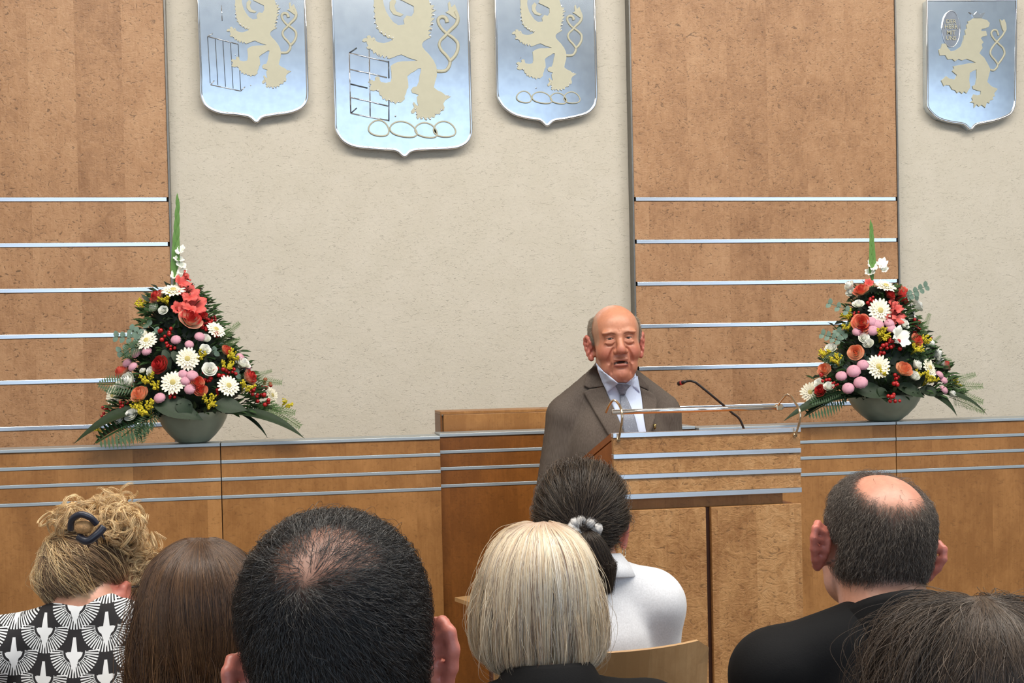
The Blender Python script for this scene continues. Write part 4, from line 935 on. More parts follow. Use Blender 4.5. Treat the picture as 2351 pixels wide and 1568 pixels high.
# ---------------------------------------------------------------- seated listeners
C_SKIN = L3((206, 150, 126)); C_RED = L3((206, 118, 104))
CLOTH_BLACK = simple('black_suit_cloth', (17, 17, 19), .8, 0, .1, 420, .15, .2); CLOTH_WHITE = cloth('white_blouse_cloth', (224, 226, 232), 300, .08); CLOTH_NAVY = cloth('dark_trousers', (34, 36, 44))
CLOTH_GREYS = cloth('dark_grey_knit', (52, 50, 54), 200, .3); SHOE = simple('black_shoe_leather', (22, 20, 20), .35)
STEEL = simple('chair_steel', (150, 152, 154), .3, .9)
def chair(x, y, label, rot=0.0):
    t = thing('chair', (x, y, 0), label, 'chair', 'beech chairs of the audience')
    R = rotz(rot); c = np.array([x, y, 0])
    bm = box_bm((-.205, -.20, .424), (.205, .185, .440), .006)
    for v in bm.verts: v.co = Vector(R@np.array(v.co)+c)
    obj('seat', bm_mesh('seat', bm, False), CHAIRWOOD, t)
    vs = []; fs = []; nx, nz = 16, 8; z0, z1 = .60, .965
    for side in (0, 1):
        for i in range(nx+1):
            for j in range(nz+1):
                u = -1+2*i/nx; v = j/nz; w = .200+.006*v
                ed = 0.018*max(0, abs(u)-.9)/.1*(1 if v > .9 else 0)
                p = np.array([u*w, -.235-.05*v+.075*u*u+(.013 if side else 0), z0+(z1-z0)*v-ed]); vs.append(R@p+c)
    m_ = (nx+1)*(nz+1)
    for i in range(nx):
        for j in range(nz):
            a = i*(nz+1)+j; fs.append((a, a+nz+1, a+nz+2, a+1)); fs.append((m_+a, m_+a+1, m_+a+nz+2, m_+a+nz+1))
    for i in range(nx):
        for j in (0, nz): a = i*(nz+1)+j; q = (a, m_+a, m_+a+nz+1, a+nz+1); fs.append(q if j else q[::-1])
    for j in range(nz):
        for i in (0, nx): a = i*(nz+1)+j; q = (a, a+1, m_+a+1, m_+a); fs.append(q if i else q[::-1])
    obj('backrest', mesh('backrest', vs, fs, False), CHAIRWOOD, t)
    for sx in (-1, 1):
        tube('leg', [R@np.array(p)+c for p in ((sx*.20, .16, 0), (sx*.19, .14, .4235))], .011, STEEL, t, 8)
        tube('leg', [R@np.array(p)+c for p in ((sx*.20, -.24, 0), (sx*.188, -.212, .43), (sx*.184, -.202, .52), (sx*.180, -.200, .60), (sx*.180, -.212, .80))], .011, STEEL, t, 8)
    tube('seat_rail', [R@np.array(p)+c for p in ((-.19, .13, .414), (.19, .13, .414))], .009, STEEL, t, 8)
    tube('seat_rail', [R@np.array(p)+c for p in ((-.19, -.17, .414), (.19, -.17, .414))], .009, STEEL, t, 8)
    return t
class Head: pass
def seated(name_label, px, top, Y, yaw=0, pitch=0, roll=0, s=1.0, hairth=.012, sw=.165, shz=-.19, trap=.062, top_mat=CLOTH_BLACK, colorf=None, ears=True, ear_s=1.0, flare=.5, neck=(.055, .058), hv=.0035, dy_neck=0, lean=0.0, bodyyaw=0.0, ear_z=-.004, chair_dx=0.0, chair_dy=0.0, nk=.022, top_name='jacket', arms_dx=0.0, chair_label=None, ear_x=.0735):
    D = math.radians; Rh = rotz(D(yaw))@rotx(D(pitch))@roty(D(roll))
    ctr = at(px, top, Y) - Rh@np.array([0, 0, 0.0])-np.array([0, 0, (.132+hairth)*s])
    ctr[0] = at(px, 1300, Y)[0]
    h = Head(); h.R, h.p, h.s = Rh, ctr, s
    cz_ = at(px, top, Y)[2]; ctr[2] = cz_-(.132*s+hairth)
    base = np.array([ctr[0], Y-.02, 0])
    t = thing('person', base, name_label, 'person', None); h.t = t
    S = Sdf().frame(Rh, ctr); head_ops(S, s)
    if ears: ear(S, ear_x*s, -.002, ear_z*s, ear_s, flare)
    # neck and body, in upright axes
    B = rotz(D(bodyyaw)); bp = np.array([base[0], base[1]+lean, 0]); zh = ctr[2]; zs = zh+shz
    S.frame(np.eye(3), np.zeros(3))
    nb = bp+B@np.array([0, -.045+dy_neck, zs+.055]); n0 = ctr+Rh@np.array([0, -.022, -.035])
    S.c(n0, nb, neck[0]*s, neck[1]*s, k=.02)
    S.frame(B, bp); hip = .56
    S.c((0,-.045,zs+.05), (0,-.05,zs-.1), neck[1], .09, k=.04); S.e((0,-.03,zs-.15), (sw*.80,.095,.19), k=.05); S.c((0,-.02,zs-.2), (0,-.02,hip), .10, .12, k=.05)
    ax_, wx = sw+.008+arms_dx, .12
    for g in (1, -1):
        S.c((g*.05,-.045,zs+.01), (g*sw*.95,-.04,zs-.01), .045, .045, k=.03); S.c((g*sw,-.04,zs-.02), (g*ax_,.02,zs-.29), .045, .037, k=.03); S.c((g*ax_,.02,zs-.29), (g*wx,.22,.655), .036, .026, k=.02)
        S.c((g*.09,-.01,hip-.02), (g*.11,.31,.53), .075, .055, k=.04); S.c((g*.11,.31,.53), (g*.11,.28,.11), .05, .036, k=.03)
        S.e((g*wx*.85,.270,.642), (.036,.045,.014), k=.02)
        for q, (dx, L) in enumerate(((-.027,.062),(-.009,.075),(.009,.07),(.026,.055))): S.c((g*(wx*.85)+dx,.300,.640), (g*(wx*.85)+dx,.300+L*.85,.618), .0085, .007, k=.004)
        S.c((g*wx*.85-g*.03,.255,.642), (g*wx*.85-g*.052,.30,.628), .010, .008, k=.006)
    cx_, cy_ = ctr[0], ctr[1]
    xs = axis(bp[0]-.34, bp[0]+.34, [(cx_-.115, cx_+.115)], hv, .022); ys = axis(bp[1]-.28, bp[1]+.62, [(cy_-.135, cy_+.13)], hv, .022); zs_ = axis(.0, cz_+.02, [(zh-.13, cz_+.005)], hv, .022)
    me, V = S.mesh(xs, ys, zs_, 'body', 1)
    L = ((V-ctr)@Rh)/s
    C = np.tile(C_SKIN, (len(V), 1)); er = np.clip((np.abs(L[:, 0])-.073)/.008, 0, 1)*(np.abs(L[:, 2]) < .055)*(np.abs(L[:, 1]) < .048); C = C*(1-er[:, None]*.8)+C_RED*er[:, None]*.8
    if colorf is not None: C = colorf(L, C)
    color_attr(me, C)
    h.body = obj('body', me, SKIN, t)
    # clothes
    J = Sdf().frame(B, bp)
    trap = max(trap, neck[1]*s+.007); J.c((0,-.05,zs+nk), (0,-.05,zs-.06), trap, .09, k=.03)
    J.e((0,-.035,zs-.13), (sw*.98,.125,.19), k=.06); J.e((0,-.03,max(zs-.33,.735)), (sw*.86,.12,.22), k=.06); J.e((0,-.02,.625), (.172,.135,.12), k=.05)
    for g in (1, -1):
        J.c((g*.03,-.052,zs+.035), (g*sw*.92,-.04,zs), trap*.82, .056, k=.03); J.e((g*sw,-.04,zs-.015), (.060,.066,.060), k=.03)
        J.c((g*sw,-.04,zs-.02), (g*ax_,.02,zs-.29), .060, .050, k=.03); J.c((g*ax_,.02,zs-.29), (g*wx,.205,.660), .048, .036, k=.025)
    me, V = J.mesh(axis(bp[0]-.36, bp[0]+.36, [(bp[0]-.25, bp[0]+.25)], .009, .02), axis(bp[1]-.3, bp[1]+.4, [(bp[1]-.2, bp[1])], .008, .02), axis(.44, zs+.14, [(zs-.25, zs+.14)], .008, .02), top_name, 2)
    W = np.array([noise.noise(Vector((v[0]*7, v[1]*7, v[2]*4.0+px))) for v in V]); nn = np.zeros(len(V)*3, np.float32); me.vertex_normals.foreach_get('vector', nn); V2 = V+nn.reshape(-1, 3)*(W*.006)[:, None]
    me.vertices.foreach_set('co', V2.astype(np.float32).ravel()); me.update()
    h.top = obj(top_name, me, top_mat, t); h.zs, h.bp, h.B, h.nb = zs, bp, B, nb
    K = Sdf().frame(B, bp); K.e((0,-.02,.565), (.18,.135,.085), k=.04)
    for g in (1, -1): K.c((g*.09,-.01,.55), (g*.11,.315,.535), .083, .066, k=.03); K.c((g*.11,.315,.535), (g*.11,.28,.10), .062, .052, k=.03)
    me, V = K.mesh(axis(bp[0]-.28, bp[0]+.28, [], .02, .02), axis(bp[1]-.25, bp[1]+.55, [], .02, .02), axis(.05, .72, [], .02, .02), 'trousers', 1); obj('trousers', me, CLOTH_NAVY, t)
    for g in (1, -1):
        K = Sdf().frame(B, bp); K.c((g*.11,.265,.05), (g*.115,.365,.035), .042, .032, k=.02); K.e((g*.11,.27,.07), (.042,.055,.05), k=.02)
        me, V = K.mesh(axis(bp[0]+B[0, 0]*g*.11-.09, bp[0]+B[0, 0]*g*.11+.09, [], .012, .012) if abs(bodyyaw) < 1 else axis(bp[0]-.4, bp[0]+.5, [], .014, .014), axis(bp[1]+.14, bp[1]+.44, [], .012, .012), axis(0.001, .13, [], .012, .012), 'shoe', 1); obj('shoe', me, SHOE, t)
    if chair_label: chair(base[0]+chair_dx, base[1]+chair_dy, chair_label)
    return h
def collar(h, mat, name='collar', r=.066, hgt=.040, flare=.018, drop=.030, tilt=.25, open_=0.0, zoff=-.012, yk=1.0, arch=0.0):
    """standing and folded collar around the neck base"""
    n = 40; prof = [(r-.004, 0), (r-.003, hgt*.6), (r-.001, hgt), (r+.004, hgt*1.06), (r+.009, hgt*.9), (r+.006+flare*.6, hgt*.35), (r+.006+flare, hgt-drop-.014), (r+.004+flare, hgt-drop-.016), (r+.003, hgt*.3)]
    vs = []; fs = []; c = h.nb+np.array([0, 0, zoff])
    for k in range(n+1):
        a = -PI/2+open_+(2*PI-2*open_)*k/n + PI
        for rr, z in prof:
            q = np.array([rr*math.cos(a), rr*yk*math.sin(a), z-math.sin(a)*tilt*rr-arch*(1+math.sin(a))]); vs.append(h.B@q+c)
    m_ = len(prof)
    for k in range(n):
        for j in range(m_-1): fs.append((k*m_+j, (k+1)*m_+j, (k+1)*m_+j+1, k*m_+j+1))
    return obj(name, mesh(name, vs, fs, True), mat, h.t)

def skull_R(s=1.0, off=0.0):
    S = Sdf(); head_ops(S, s)
    S.c((0, -.022, -.035), (0, -.045, -.16), .055*s, .058*s, k=.02)
    nt, np_ = 49, 96; th = np.linspace(.001, PI-.001, nt); ph = np.linspace(0, 2*PI, np_, endpoint=False)
    Dv = np.stack(np.broadcast_arrays(np.sin(th)[:, None]*np.cos(ph), np.sin(th)[:, None]*np.sin(ph), np.cos(th)[:, None]+0*ph), -1).reshape(-1, 3)
    o = np.array([0, -.01, .03]); r = np.full(len(Dv), .24)
    for _ in range(40): r = r-np.clip(S.at(o+Dv*r[:, None]), -.02, .05)*.8
    G = r.reshape(nt, np_)
    def f(d):
        t = np.arccos(np.clip(d[..., 2], -1, 1))/PI*(nt-1); p = (np.arctan2(d[..., 1], d[..., 0]) % (2*PI))/(2*PI)*np_
        i = np.clip(t.astype(int), 0, nt-2); j = p.astype(int) % np_; a = t-i; b = p-np.floor(p); j2 = (j+1) % np_
        return (G[i, j]*(1-a)*(1-b)+G[i+1, j]*a*(1-b)+G[i, j2]*(1-a)*b+G[i+1, j2]*a*b)
    return f, o
SKR, SKO = skull_R()
def sample_dirs(N, dens):
    out = []; got = 0
    while got < N:
        d = nrmz(rng.normal(size=(N*2, 3))); k = rng.random(len(d)) < dens(d); out.append(d[k]); got += k.sum()
    return np.concatenate(out)[:N]
def head_world(h, P): return (P*h.s)@h.R.T+h.p
def short_hair(h, name, N, dens, flow, length, lift, rad, mat, n=6, jit=.25, wave=.0015):
    d = sample_dirs(N, dens); P = np.zeros((N, n, 3)); L = length(d)*rng.uniform(.6, 1.15, N); lf = lift(d)*rng.uniform(.35, 1.5, N)
    jv = rng.normal(size=(N, 3))*jit
    dd = d.copy()
    for i in range(n):
        t = i/(n-1); r = SKR(dd)+lf*math.sin(min(1, t*1.15)*PI*.75)+.0004
        P[:, i] = SKO+dd*r[:, None]
        f = flow(dd)+jv; f = f-dd*(f*dd).sum(1, keepdims=True); f = nrmz(f); dd = nrmz(dd+f*(L/(n-1)/r)[:, None])
    P += smooth_noise(N, n, .8, wave)
    return strands(name, head_world(h, P), rad*rng.uniform(.7, 1.3, N), mat, h.t)
def profile_hair(h, name, prof, N, mat, shellmat, part=lambda u: (u*.03, 0), n=16, arc=(-2.6, 2.6), layer=(.86, 1.0), wave=.003, wk=1.2, rad=.00022, stray=.04, clump=90, curl=.004, cut=(.94, 1.0), yc=-.015, sway=None):
    """hair falling from a parting over the head: PROF rows (z, half width, half depth, x shift)"""
    Pf = np.array(prof, float); seg = np.concatenate([[0], np.cumsum(np.hypot(np.diff(Pf[:, 1]), np.diff(Pf[:, 0])))]); seg /= seg[-1]
    # inner volume
    a = np.linspace(-PI, PI, 49)[:-1]; zz = np.linspace(0.02, .985, 30); vs = []; fs = []
    for s_ in zz:
        z, rx, ry, dx = [np.interp(s_, seg, Pf[:, i]) for i in range(4)]
        for q in a:
            fr = max(0.0, -math.cos(q)); k = .90*(1-.35*fr*(1 if z < .07 else 0))
            vs.append(head_world(h, np.array([[dx+rx*k*math.sin(q), yc-ry*k*math.cos(q)+.0, z-.006-.016*max(0, 1-s_*4)]]))[0])
    m_ = len(a)
    for i in range(len(zz)-1):
        for j in range(m_): l = (j+1) % m_; fs.append((i*m_+j, i*m_+l, (i+1)*m_+l, (i+1)*m_+j))
    fs.append(tuple(range(m_))); fs.append(tuple((len(zz)-1)*m_+j for j in range(m_))[::-1])
    vol = obj(name, mesh(name, vs, fs, True), shellmat, h.t)
    q = rng.uniform(arc[0], arc[1], N); cid = (q-arc[0])/(arc[1]-arc[0])*clump; ci = np.floor(cid+rng.normal(size=N)*.35).astype(int) % clump
    lay = layer[0]+(layer[1]-layer[0])*np.sqrt(rng.random(N)); ca = rng.normal(size=clump)*.05; cl_ = 1+rng.normal(size=clump)*.018; ce = rng.normal(size=clump)*.02
    ct = (np.arange(clump)+.5)/clump*(arc[1]-arc[0])+arc[0]
    end = rng.uniform(cut[0], cut[1], N)+ce[ci]
    P = np.zeros((N, n, 3)); u = np.clip(q/1.6, -1, 1); pp = np.array([part(v+rng.normal()*.03) for v in u])
    for i in range(n):
        t = i/(n-1); s_ = np.clip(t*end, 0, 1)
        z, rx, ry, dx = [np.interp(s_, seg, Pf[:, k]) for k in range(4)]
        qq = q+(ct[ci]-q)*.40*t+ca[ci]*t
        k = (lay*cl_[ci])*1.0 if i else lay
        w = np.clip(s_/.16, 0, 1)[:, None]
        xy = np.stack([dx+rx*k*np.sin(qq), yc-ry*k*np.cos(qq)], 1); P[:, i, :2] = pp*(1-w)+xy*w; P[:, i, 2] = z-(1-lay)*.02*t
    P += smooth_noise(N, n, wk, wave)
    cn = smooth_noise(clump, n, wk*.8, wave*1.3); P += cn[ci]
    st_ = rng.random(N) < stray
    P[st_] += smooth_noise(int(st_.sum()), n, 1.5, wave*3.5)
    tt = np.linspace(0, 1, n)[None, :, None]; P += curl*np.sin(tt*3+rng.uniform(0, 6, (N, 1, 1)))*tt*rng.normal(size=(N, 1, 3))*.4
    d = P-SKO; r = np.linalg.norm(d, axis=2); sk = SKR(d/r[..., None]); l01 = (lay-layer[0])[:, None]/(layer[1]-layer[0]); rm = sk+.004+.010*l01; ok = P[..., 2] > -.06
    wt = np.clip(np.linspace(0, 1, n)/.20, 0, 1)[None, :]; r2 = (sk+.005+.006*l01)*(1-wt)+np.maximum(r, rm)*wt
    P = SKO+d/r[..., None]*np.where(ok, r2, r)[..., None]
    tn = np.clip(rng.random(clump*3)[(ci*3+rng.integers(3, size=N))]*.85+rng.random(N)*.15, 0, 1)
    strands('hair_strands', head_world(h, P), rad*rng.uniform(.6, 1.3, N), mat, vol, tint=tn)
    return vol

# --- man with dark thinning hair, nearest the camera
def tang(d, v): return v-d*(d@np.array(v)[:, None] if False else (d*v).sum(-1, keepdims=True))
def hairline(d, lo=-.55):
    """dense on top, sides and nape, none on face, ears or neck"""
    back = -d[:, 1]; z = d[:, 2]
    face = (d[:, 1] > .30) & (z < .62-.1*np.abs(d[:, 0])); earz = (np.abs(d[:, 0]) > .80) & (z < .02) & (d[:, 1] > -.52)
    return np.where(face | earz | (z < lo), 0.0, 1.0)
WH = nrmz(np.array([-.18, -.74, .65])); BC = nrmz(np.array([.00, -.54, .84]))
def bald1(d):
    x = d[:, 0]-BC[0]; v = d-BC; up_ = np.array([0, .84, .54]); y = v@up_
    e = np.sqrt((x/.54)**2+(y/.34)**2); return np.clip((e-.62)/.55, 0, 1)
def dens1(d): return hairline(d, -.66)*(.17+.83*bald1(d)**1.2)
def flow1(d):
    r = d-WH; dist = np.linalg.norm(r, axis=1, keepdims=True); sw_ = np.cross(d, nrmz(r))*.55*np.exp(-dist/.7)
    out = nrmz(r)+sw_; front = np.clip((d[:, 1:2]+.15)/.5, 0, 1)
    return out*(1-.4*front)+np.array([.5, .4, 0])*front+np.array([0, 0, -.35])*(1-front)
def col1(L, C):
    d = nrmz(L-SKO); k = (hairline(d, -.68)*(.46+.54*bald1(d)))*(np.abs(L[:, 0]) < .0745); k = k[:, None]*.88
    return C*(1-k)+L3((30, 26, 26))*k
h = seated('man with dark thinning hair and a bald crown, nearest the camera, seen from behind', 778, 1166, 1.22, yaw=-1, pitch=6, roll=-7.5, s=.98, hairth=.004, sw=.17, top_mat=CLOTH_GREYS, top_name='pullover', colorf=col1, flare=.85, ear_s=1.08, ear_z=-.020, hv=.0032, chair_label='beech chair under the man with the bald crown nearest the camera', ear_x=.072)
HM1 = hairmat('dark_hair', [(14, 12, 13), (26, 22, 22), (38, 33, 32), (20, 18, 20), (30, 26, 26), (92, 84, 78)], rough=.28, spec=.8)
short_hair(h, 'hair', 34000, dens1, flow1, lambda d: .030+.020*np.clip(-d[:, 2]+.5, 0, 1), lambda d: .0035+.0035*np.clip(np.abs(d[:, 0]), 0, 1), .00015, HM1, 8, .17, .0019)

short_hair(h, 'wisps', 420, lambda d: (1-bald1(d))*.9+.1*(d@BC > .75), lambda d: flow1(d)+np.array([.5, .1, 0]), lambda d: .055+0*d[:, 0], lambda d: .004+0*d[:, 0], .00016, HM1, 12, .5, .006)

# --- balding man in the black jacket
BC2 = nrmz(np.array([-.04, -.26, .97]))
def bald2(d):
    v = d-BC2; e = np.sqrt((v[:, 0]/.66)**2+((v[:, 1]+.0*v[:, 2])/.66)**2); return np.clip((e-.72)/.40, 0, 1)
def dens2(d): return hairline(d, -.60)*(.004+.996*bald2(d)**1.2)
def flow2(d):
    out = np.stack([d[:, 0]*.5, -np.ones(len(d))*.2+0*d[:, 0], -np.ones(len(d))], 1); return out
def col2(L, C):
    d = nrmz(L-SKO); k = (hairline(d, -.62)*(.0+.85*bald2(d)))*(np.abs(L[:, 0]) < .0745); k = k[:, None]
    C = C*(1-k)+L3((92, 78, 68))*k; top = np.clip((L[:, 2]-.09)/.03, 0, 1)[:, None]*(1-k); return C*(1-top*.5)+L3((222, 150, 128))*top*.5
h = seated('balding man with grey-brown hair ring and black jacket on the right, seen from behind', 2000, 1082, 2.02, yaw=-5, pitch=4, roll=11, s=.96, hairth=.003, sw=.190, shz=-.150, trap=.064, top_mat=CLOTH_BLACK, colorf=col2, flare=1.15, ear_s=1.08, hv=.0035, neck=(.060, .064), chair_label='beech chair under the balding man in the black jacket')
HM2 = hairmat('grey_brown_hair', [(56, 49, 44), (80, 70, 62), (108, 96, 86), (66, 58, 53), (146, 134, 122), (60, 53, 49)], rough=.4)
short_hair(h, 'hair', 26000, dens2, flow2, lambda d: .024+0*d[:, 0], lambda d: .007+.004*np.clip(-d[:, 2], 0, 1), .00017, HM2, 7, .20, .0016)
collar(h, CLOTH_BLACK, 'jacket_collar', r=.074, hgt=.062, flare=.022, drop=.06, tilt=0, open_=.5, zoff=-.006, yk=.92, arch=.040)

# --- woman with the blonde bob
h = seated('woman with a smooth blonde bob and black jacket, seen from behind', 1233, 1184, 2.00, yaw=0, pitch=2, roll=0, s=.96, hairth=.016, sw=.155, shz=-.158, trap=.056, top_mat=CLOTH_BLACK, ears=False, hv=.005, neck=(.048, .050), colorf=lambda L, C: np.where((L[:, 2:3] > -.02) & (L[:, 1:2] < .05), L3((170, 130, 100)), C), chair_label='beech chair under the woman with the blonde bob')
def prof_px(rows, ppm, s, ztop, depth=1.05): return [(ztop-y/ppm/s, w/ppm/s, max(.004, w/ppm/s*depth), dx/ppm/s) for y, w, dx in rows]
HM3 = hairmat('blonde_hair', [(176, 142, 108), (232, 212, 178), (248, 238, 216), (206, 178, 140), (242, 228, 202), (138, 108, 88), (252, 246, 234), (160, 130, 106)], root=((140, 100, 82), .22), rough=.36, spec=.5)
SH3 = simple('blonde_undercolour', (150, 118, 80), .7)
profile_hair(h, 'hair', prof_px([(0,2,0),(4,26,0),(16,58,0),(44,88,0),(82,108,0),(140,130,0),(200,146,0),(250,153,0),(295,152,1),(322,144,1),(341,128,2),(351,110,2)], 1590, .96, .148), 15000, HM3, SH3, part=lambda u: (u*.020+.010, -.018-.02*abs(u)), wave=.0022, wk=.9, rad=.00030, clump=70, cut=(.93, 1.0), stray=.03)
collar(h, CLOTH_BLACK, 'jacket_collar', r=.058, hgt=.040, flare=.026, drop=.05, tilt=.22, open_=.5, zoff=-.006)

# --- woman with long brown hair
h = seated('woman with long straight dark-brown hair beside the man nearest the camera', 460, 1224, 1.98, pitch=3, s=.95, hairth=.014, sw=.155, shz=-.17, top_mat=CLOTH_GREYS, top_name='jumper', ears=False, hv=.005, neck=(.048, .050), colorf=lambda L, C: np.where((L[:, 2:3] > -.02) & (L[:, 1:2] < .05), L3((60, 42, 32)), C), chair_label='beech chair under the woman with long dark-brown hair')
HM4 = hairmat('brown_hair', [(48, 34, 27), (88, 60, 42), (130, 92, 60), (56, 40, 31), (168, 122, 80), (36, 27, 24)], root=((56, 42, 35), .6), rough=.4)
SH4 = simple('brown_undercolour', (40, 29, 23), .7)
profile_hair(h, 'hair', prof_px([(0,2,0),(4,34,0),(20,66,0),(50,88,0),(90,106,0),(140,119,0),(200,130,0),(280,138,0),(360,142,-2),(450,140,-4),(540,132,-6),(620,118,-8)], 1530, .95, .146, .95), 15000, HM4, SH4, part=lambda u: (u*.012+.004, -.03+.05*(rng.random()-.6)), wave=.0040, wk=1.6, rad=.00026, clump=60, cut=(.85, 1.0), stray=.06, layer=(.84, 1.0))

# --- woman with grey-brown hair at the lower right
h = seated('woman with frizzy grey-streaked brown hair at the bottom right corner', 2212, 1347, 1.32, pitch=5, yaw=-4, roll=2, s=.93, hairth=.014, sw=.16, top_mat=CLOTH_GREYS, top_name='jumper', ears=False, hv=.005, neck=(.048, .050), colorf=lambda L, C: np.where((L[:, 2:3] > -.02) & (L[:, 1:2] < .05), L3((70, 56, 46)), C), chair_label='beech chair under the woman with frizzy grey-streaked hair')
HM5 = hairmat('grey_streaked_hair', [(42, 34, 29), (66, 53, 44), (88, 72, 59), (54, 44, 38), (112, 94, 78), (44, 38, 36), (176, 162, 146)], rough=.4)
SH5 = simple('grey_brown_undercolour', (42, 35, 31), .7)
profile_hair(h, 'hair', prof_px([(0,3,0),(6,50,0),(24,92,0),(55,128,0),(100,164,0),(150,192,-2),(220,214,-6),(320,226,-8),(440,226,-8),(560,210,-8),(680,190,-8)], 2340, .93, .146, .9), 15000, HM5, SH5, part=lambda u: (u*.016+.002, -.026+.03*(rng.random()-.6)), wave=.0052, wk=1.5, rad=.00024, clump=80, cut=(.8, 1.0), stray=.14, layer=(.82, 1.02))

# --- woman with the ponytail, white blouse
def pulled_hair(h, name, N, gather, mat, dens, lift=.010, rad=.00028, n=12, wave=.0015, gl=.020, locks=70, lw=.004):
    cc = sample_dirs(locks, dens); ci = rng.integers(locks, size=N); d = np.where(rng.random((N, 1)) < .72, nrmz(cc[ci]+rng.normal(size=(N, 3))*.085), sample_dirs(N, dens)); d = d[dens(d) > .5]; ci = ci[:len(d)]; N = len(d); ln = smooth_noise(locks, n, .9, lw); g = nrmz(np.array(gather)); P = np.zeros((N, n, 3)); om = np.arccos(np.clip(d@g, -1, 1))[:, None]
    lf = lift*rng.uniform(.3, 1.15, N)
    for i in range(n):
        t = i/(n-1); dd = nrmz((np.sin((1-t)*om)*d+np.sin(t*om)*g)/np.maximum(np.sin(om), 1e-3))
        r = SKR(dd)+lf*min(1, t*4)+gl*max(0, t-.75)*1.5; P[:, i] = SKO+dd*r[:, None]
    P += smooth_noise(N, n, 1.2, wave)+ln[ci]
    return strands(name, head_world(h, P), rad*rng.uniform(.6, 1.3, N), mat, h.t, tint=np.clip(rng.random(locks)[ci]*.8+rng.random(N)*.2, 0, 1))
def tail_hair(h, name, pts, wid, N, mat, parent, rad=.00026, n=14, wave=.003):
    """strands along a path; WID half widths at path points"""
    Q = np.array(smooth_path(pts, 6)); s0 = np.linspace(0, 1, len(Q)); t = np.linspace(0, 1, n)
    c = np.stack([np.interp(t, s0, Q[:, k]) for k in range(3)], 1); w = np.interp(t, np.linspace(0, 1, len(wid)), wid)
    o = nrmz(rng.normal(size=(N, 3)))*np.cbrt(rng.random((N, 1))); e = rng.uniform(.8, 1.0, N)
    P = np.zeros((N, n, 3))
    for i in range(n):
        ti = t[i]*e; cc = np.stack([np.interp(ti, t, c[:, k]) for k in range(3)], 1); ww = np.interp(ti, t, w); P[:, i] = cc+o*ww[:, None]*np.array([1, .8, .4])
    P += smooth_noise(N, n, 1.4, wave)
    return strands(name, P, rad*rng.uniform(.6, 1.3, N), mat, parent)
GA = nrmz(np.array([.02, -.99, -.06]))
def dens3(d): return np.where((d[:, 1] > .35) & (d[:, 2] < .55), 0, 1.0)*np.where(d[:, 2] < -.50, 0, 1.0)*np.where((np.abs(d[:, 0]) > .82) & (d[:, 2] < -.12) & (d[:, 1] > -.35), 0, 1)
def col3(c):
    def f(L, C):
        d = nrmz(L-SKO); k = (dens3(d)*np.clip((d[:, 2]+.30)/.14, 0, 1)*(np.abs(L[:, 0]) < .075))[:, None]; return C*(1-k)+L3(c)*k
    return f
h = seated('woman with a dark-brown ponytail tied low, white blouse, in the front row', 1343, 1056, 2.70, yaw=-17, pitch=2, s=.97, hairth=.016, sw=.126, shz=-.128, trap=.058, top_mat=CLOTH_WHITE, top_name='blouse', hv=.0045, neck=(.048, .052), flare=.5, colorf=col3((40, 32, 28)), chair_label='beech chair with its curved backrest showing behind the white blouse', bodyyaw=-4, chair_dx=-.022)
HM6 = hairmat('dark_brown_hair', [(32, 26, 23), (48, 38, 32), (64, 52, 42), (40, 32, 28), (98, 82, 66), (30, 25, 24)], rough=.36)
pulled_hair(h, 'hair', 15000, GA, HM6, dens3, .021, .00030, wave=.0040, locks=60, lw=.006)
kn = head_world(h, (SKO+GA*(SKR(GA[None])[0]+.014))[None])[0]
tl = tail_hair(h, 'ponytail', [kn, kn+np.array([.010, -.030, -.012]), kn+np.array([.026, -.034, -.06]), at(1384, 1300, kn[1]-.035), at(1394, 1362, kn[1]-.04)], [.007, .018, .028, .026, .008], 7500, HM6, h.t)
SCR = cloth('white_scrunchie', (226, 222, 218), 200, .2)
n_ = 140; ring = []; rr = []
for k in range(n_):
    a = 2*PI*k/n_; R_ = .0205+.003*math.sin(a*11); ring.append(kn+np.array([R_*math.cos(a)+.004, -.016-.004*math.cos(a*7), R_*math.sin(a)*.8+.003])); rr.append(.0105+.003*math.sin(a*13+1))
tube('scrunchie', ring, rr, SCR, h.t, 10, closed=True)
ep = head_world(h, np.array([[.082, -.005, -.030]]))[0]
tube('hoop_earring', [ep+np.array([.012*math.sin(2*PI*k/24)*.5, .012*math.sin(2*PI*k/24), -.014+.014*math.cos(2*PI*k/24)]) for k in range(24)], .0012, BRASS, h.t, 6, closed=True)
collar(h, CLOTH_WHITE, 'blouse_collar', r=.056, hgt=.036, flare=.030, drop=.030, tilt=.15, open_=.6, zoff=-.004)

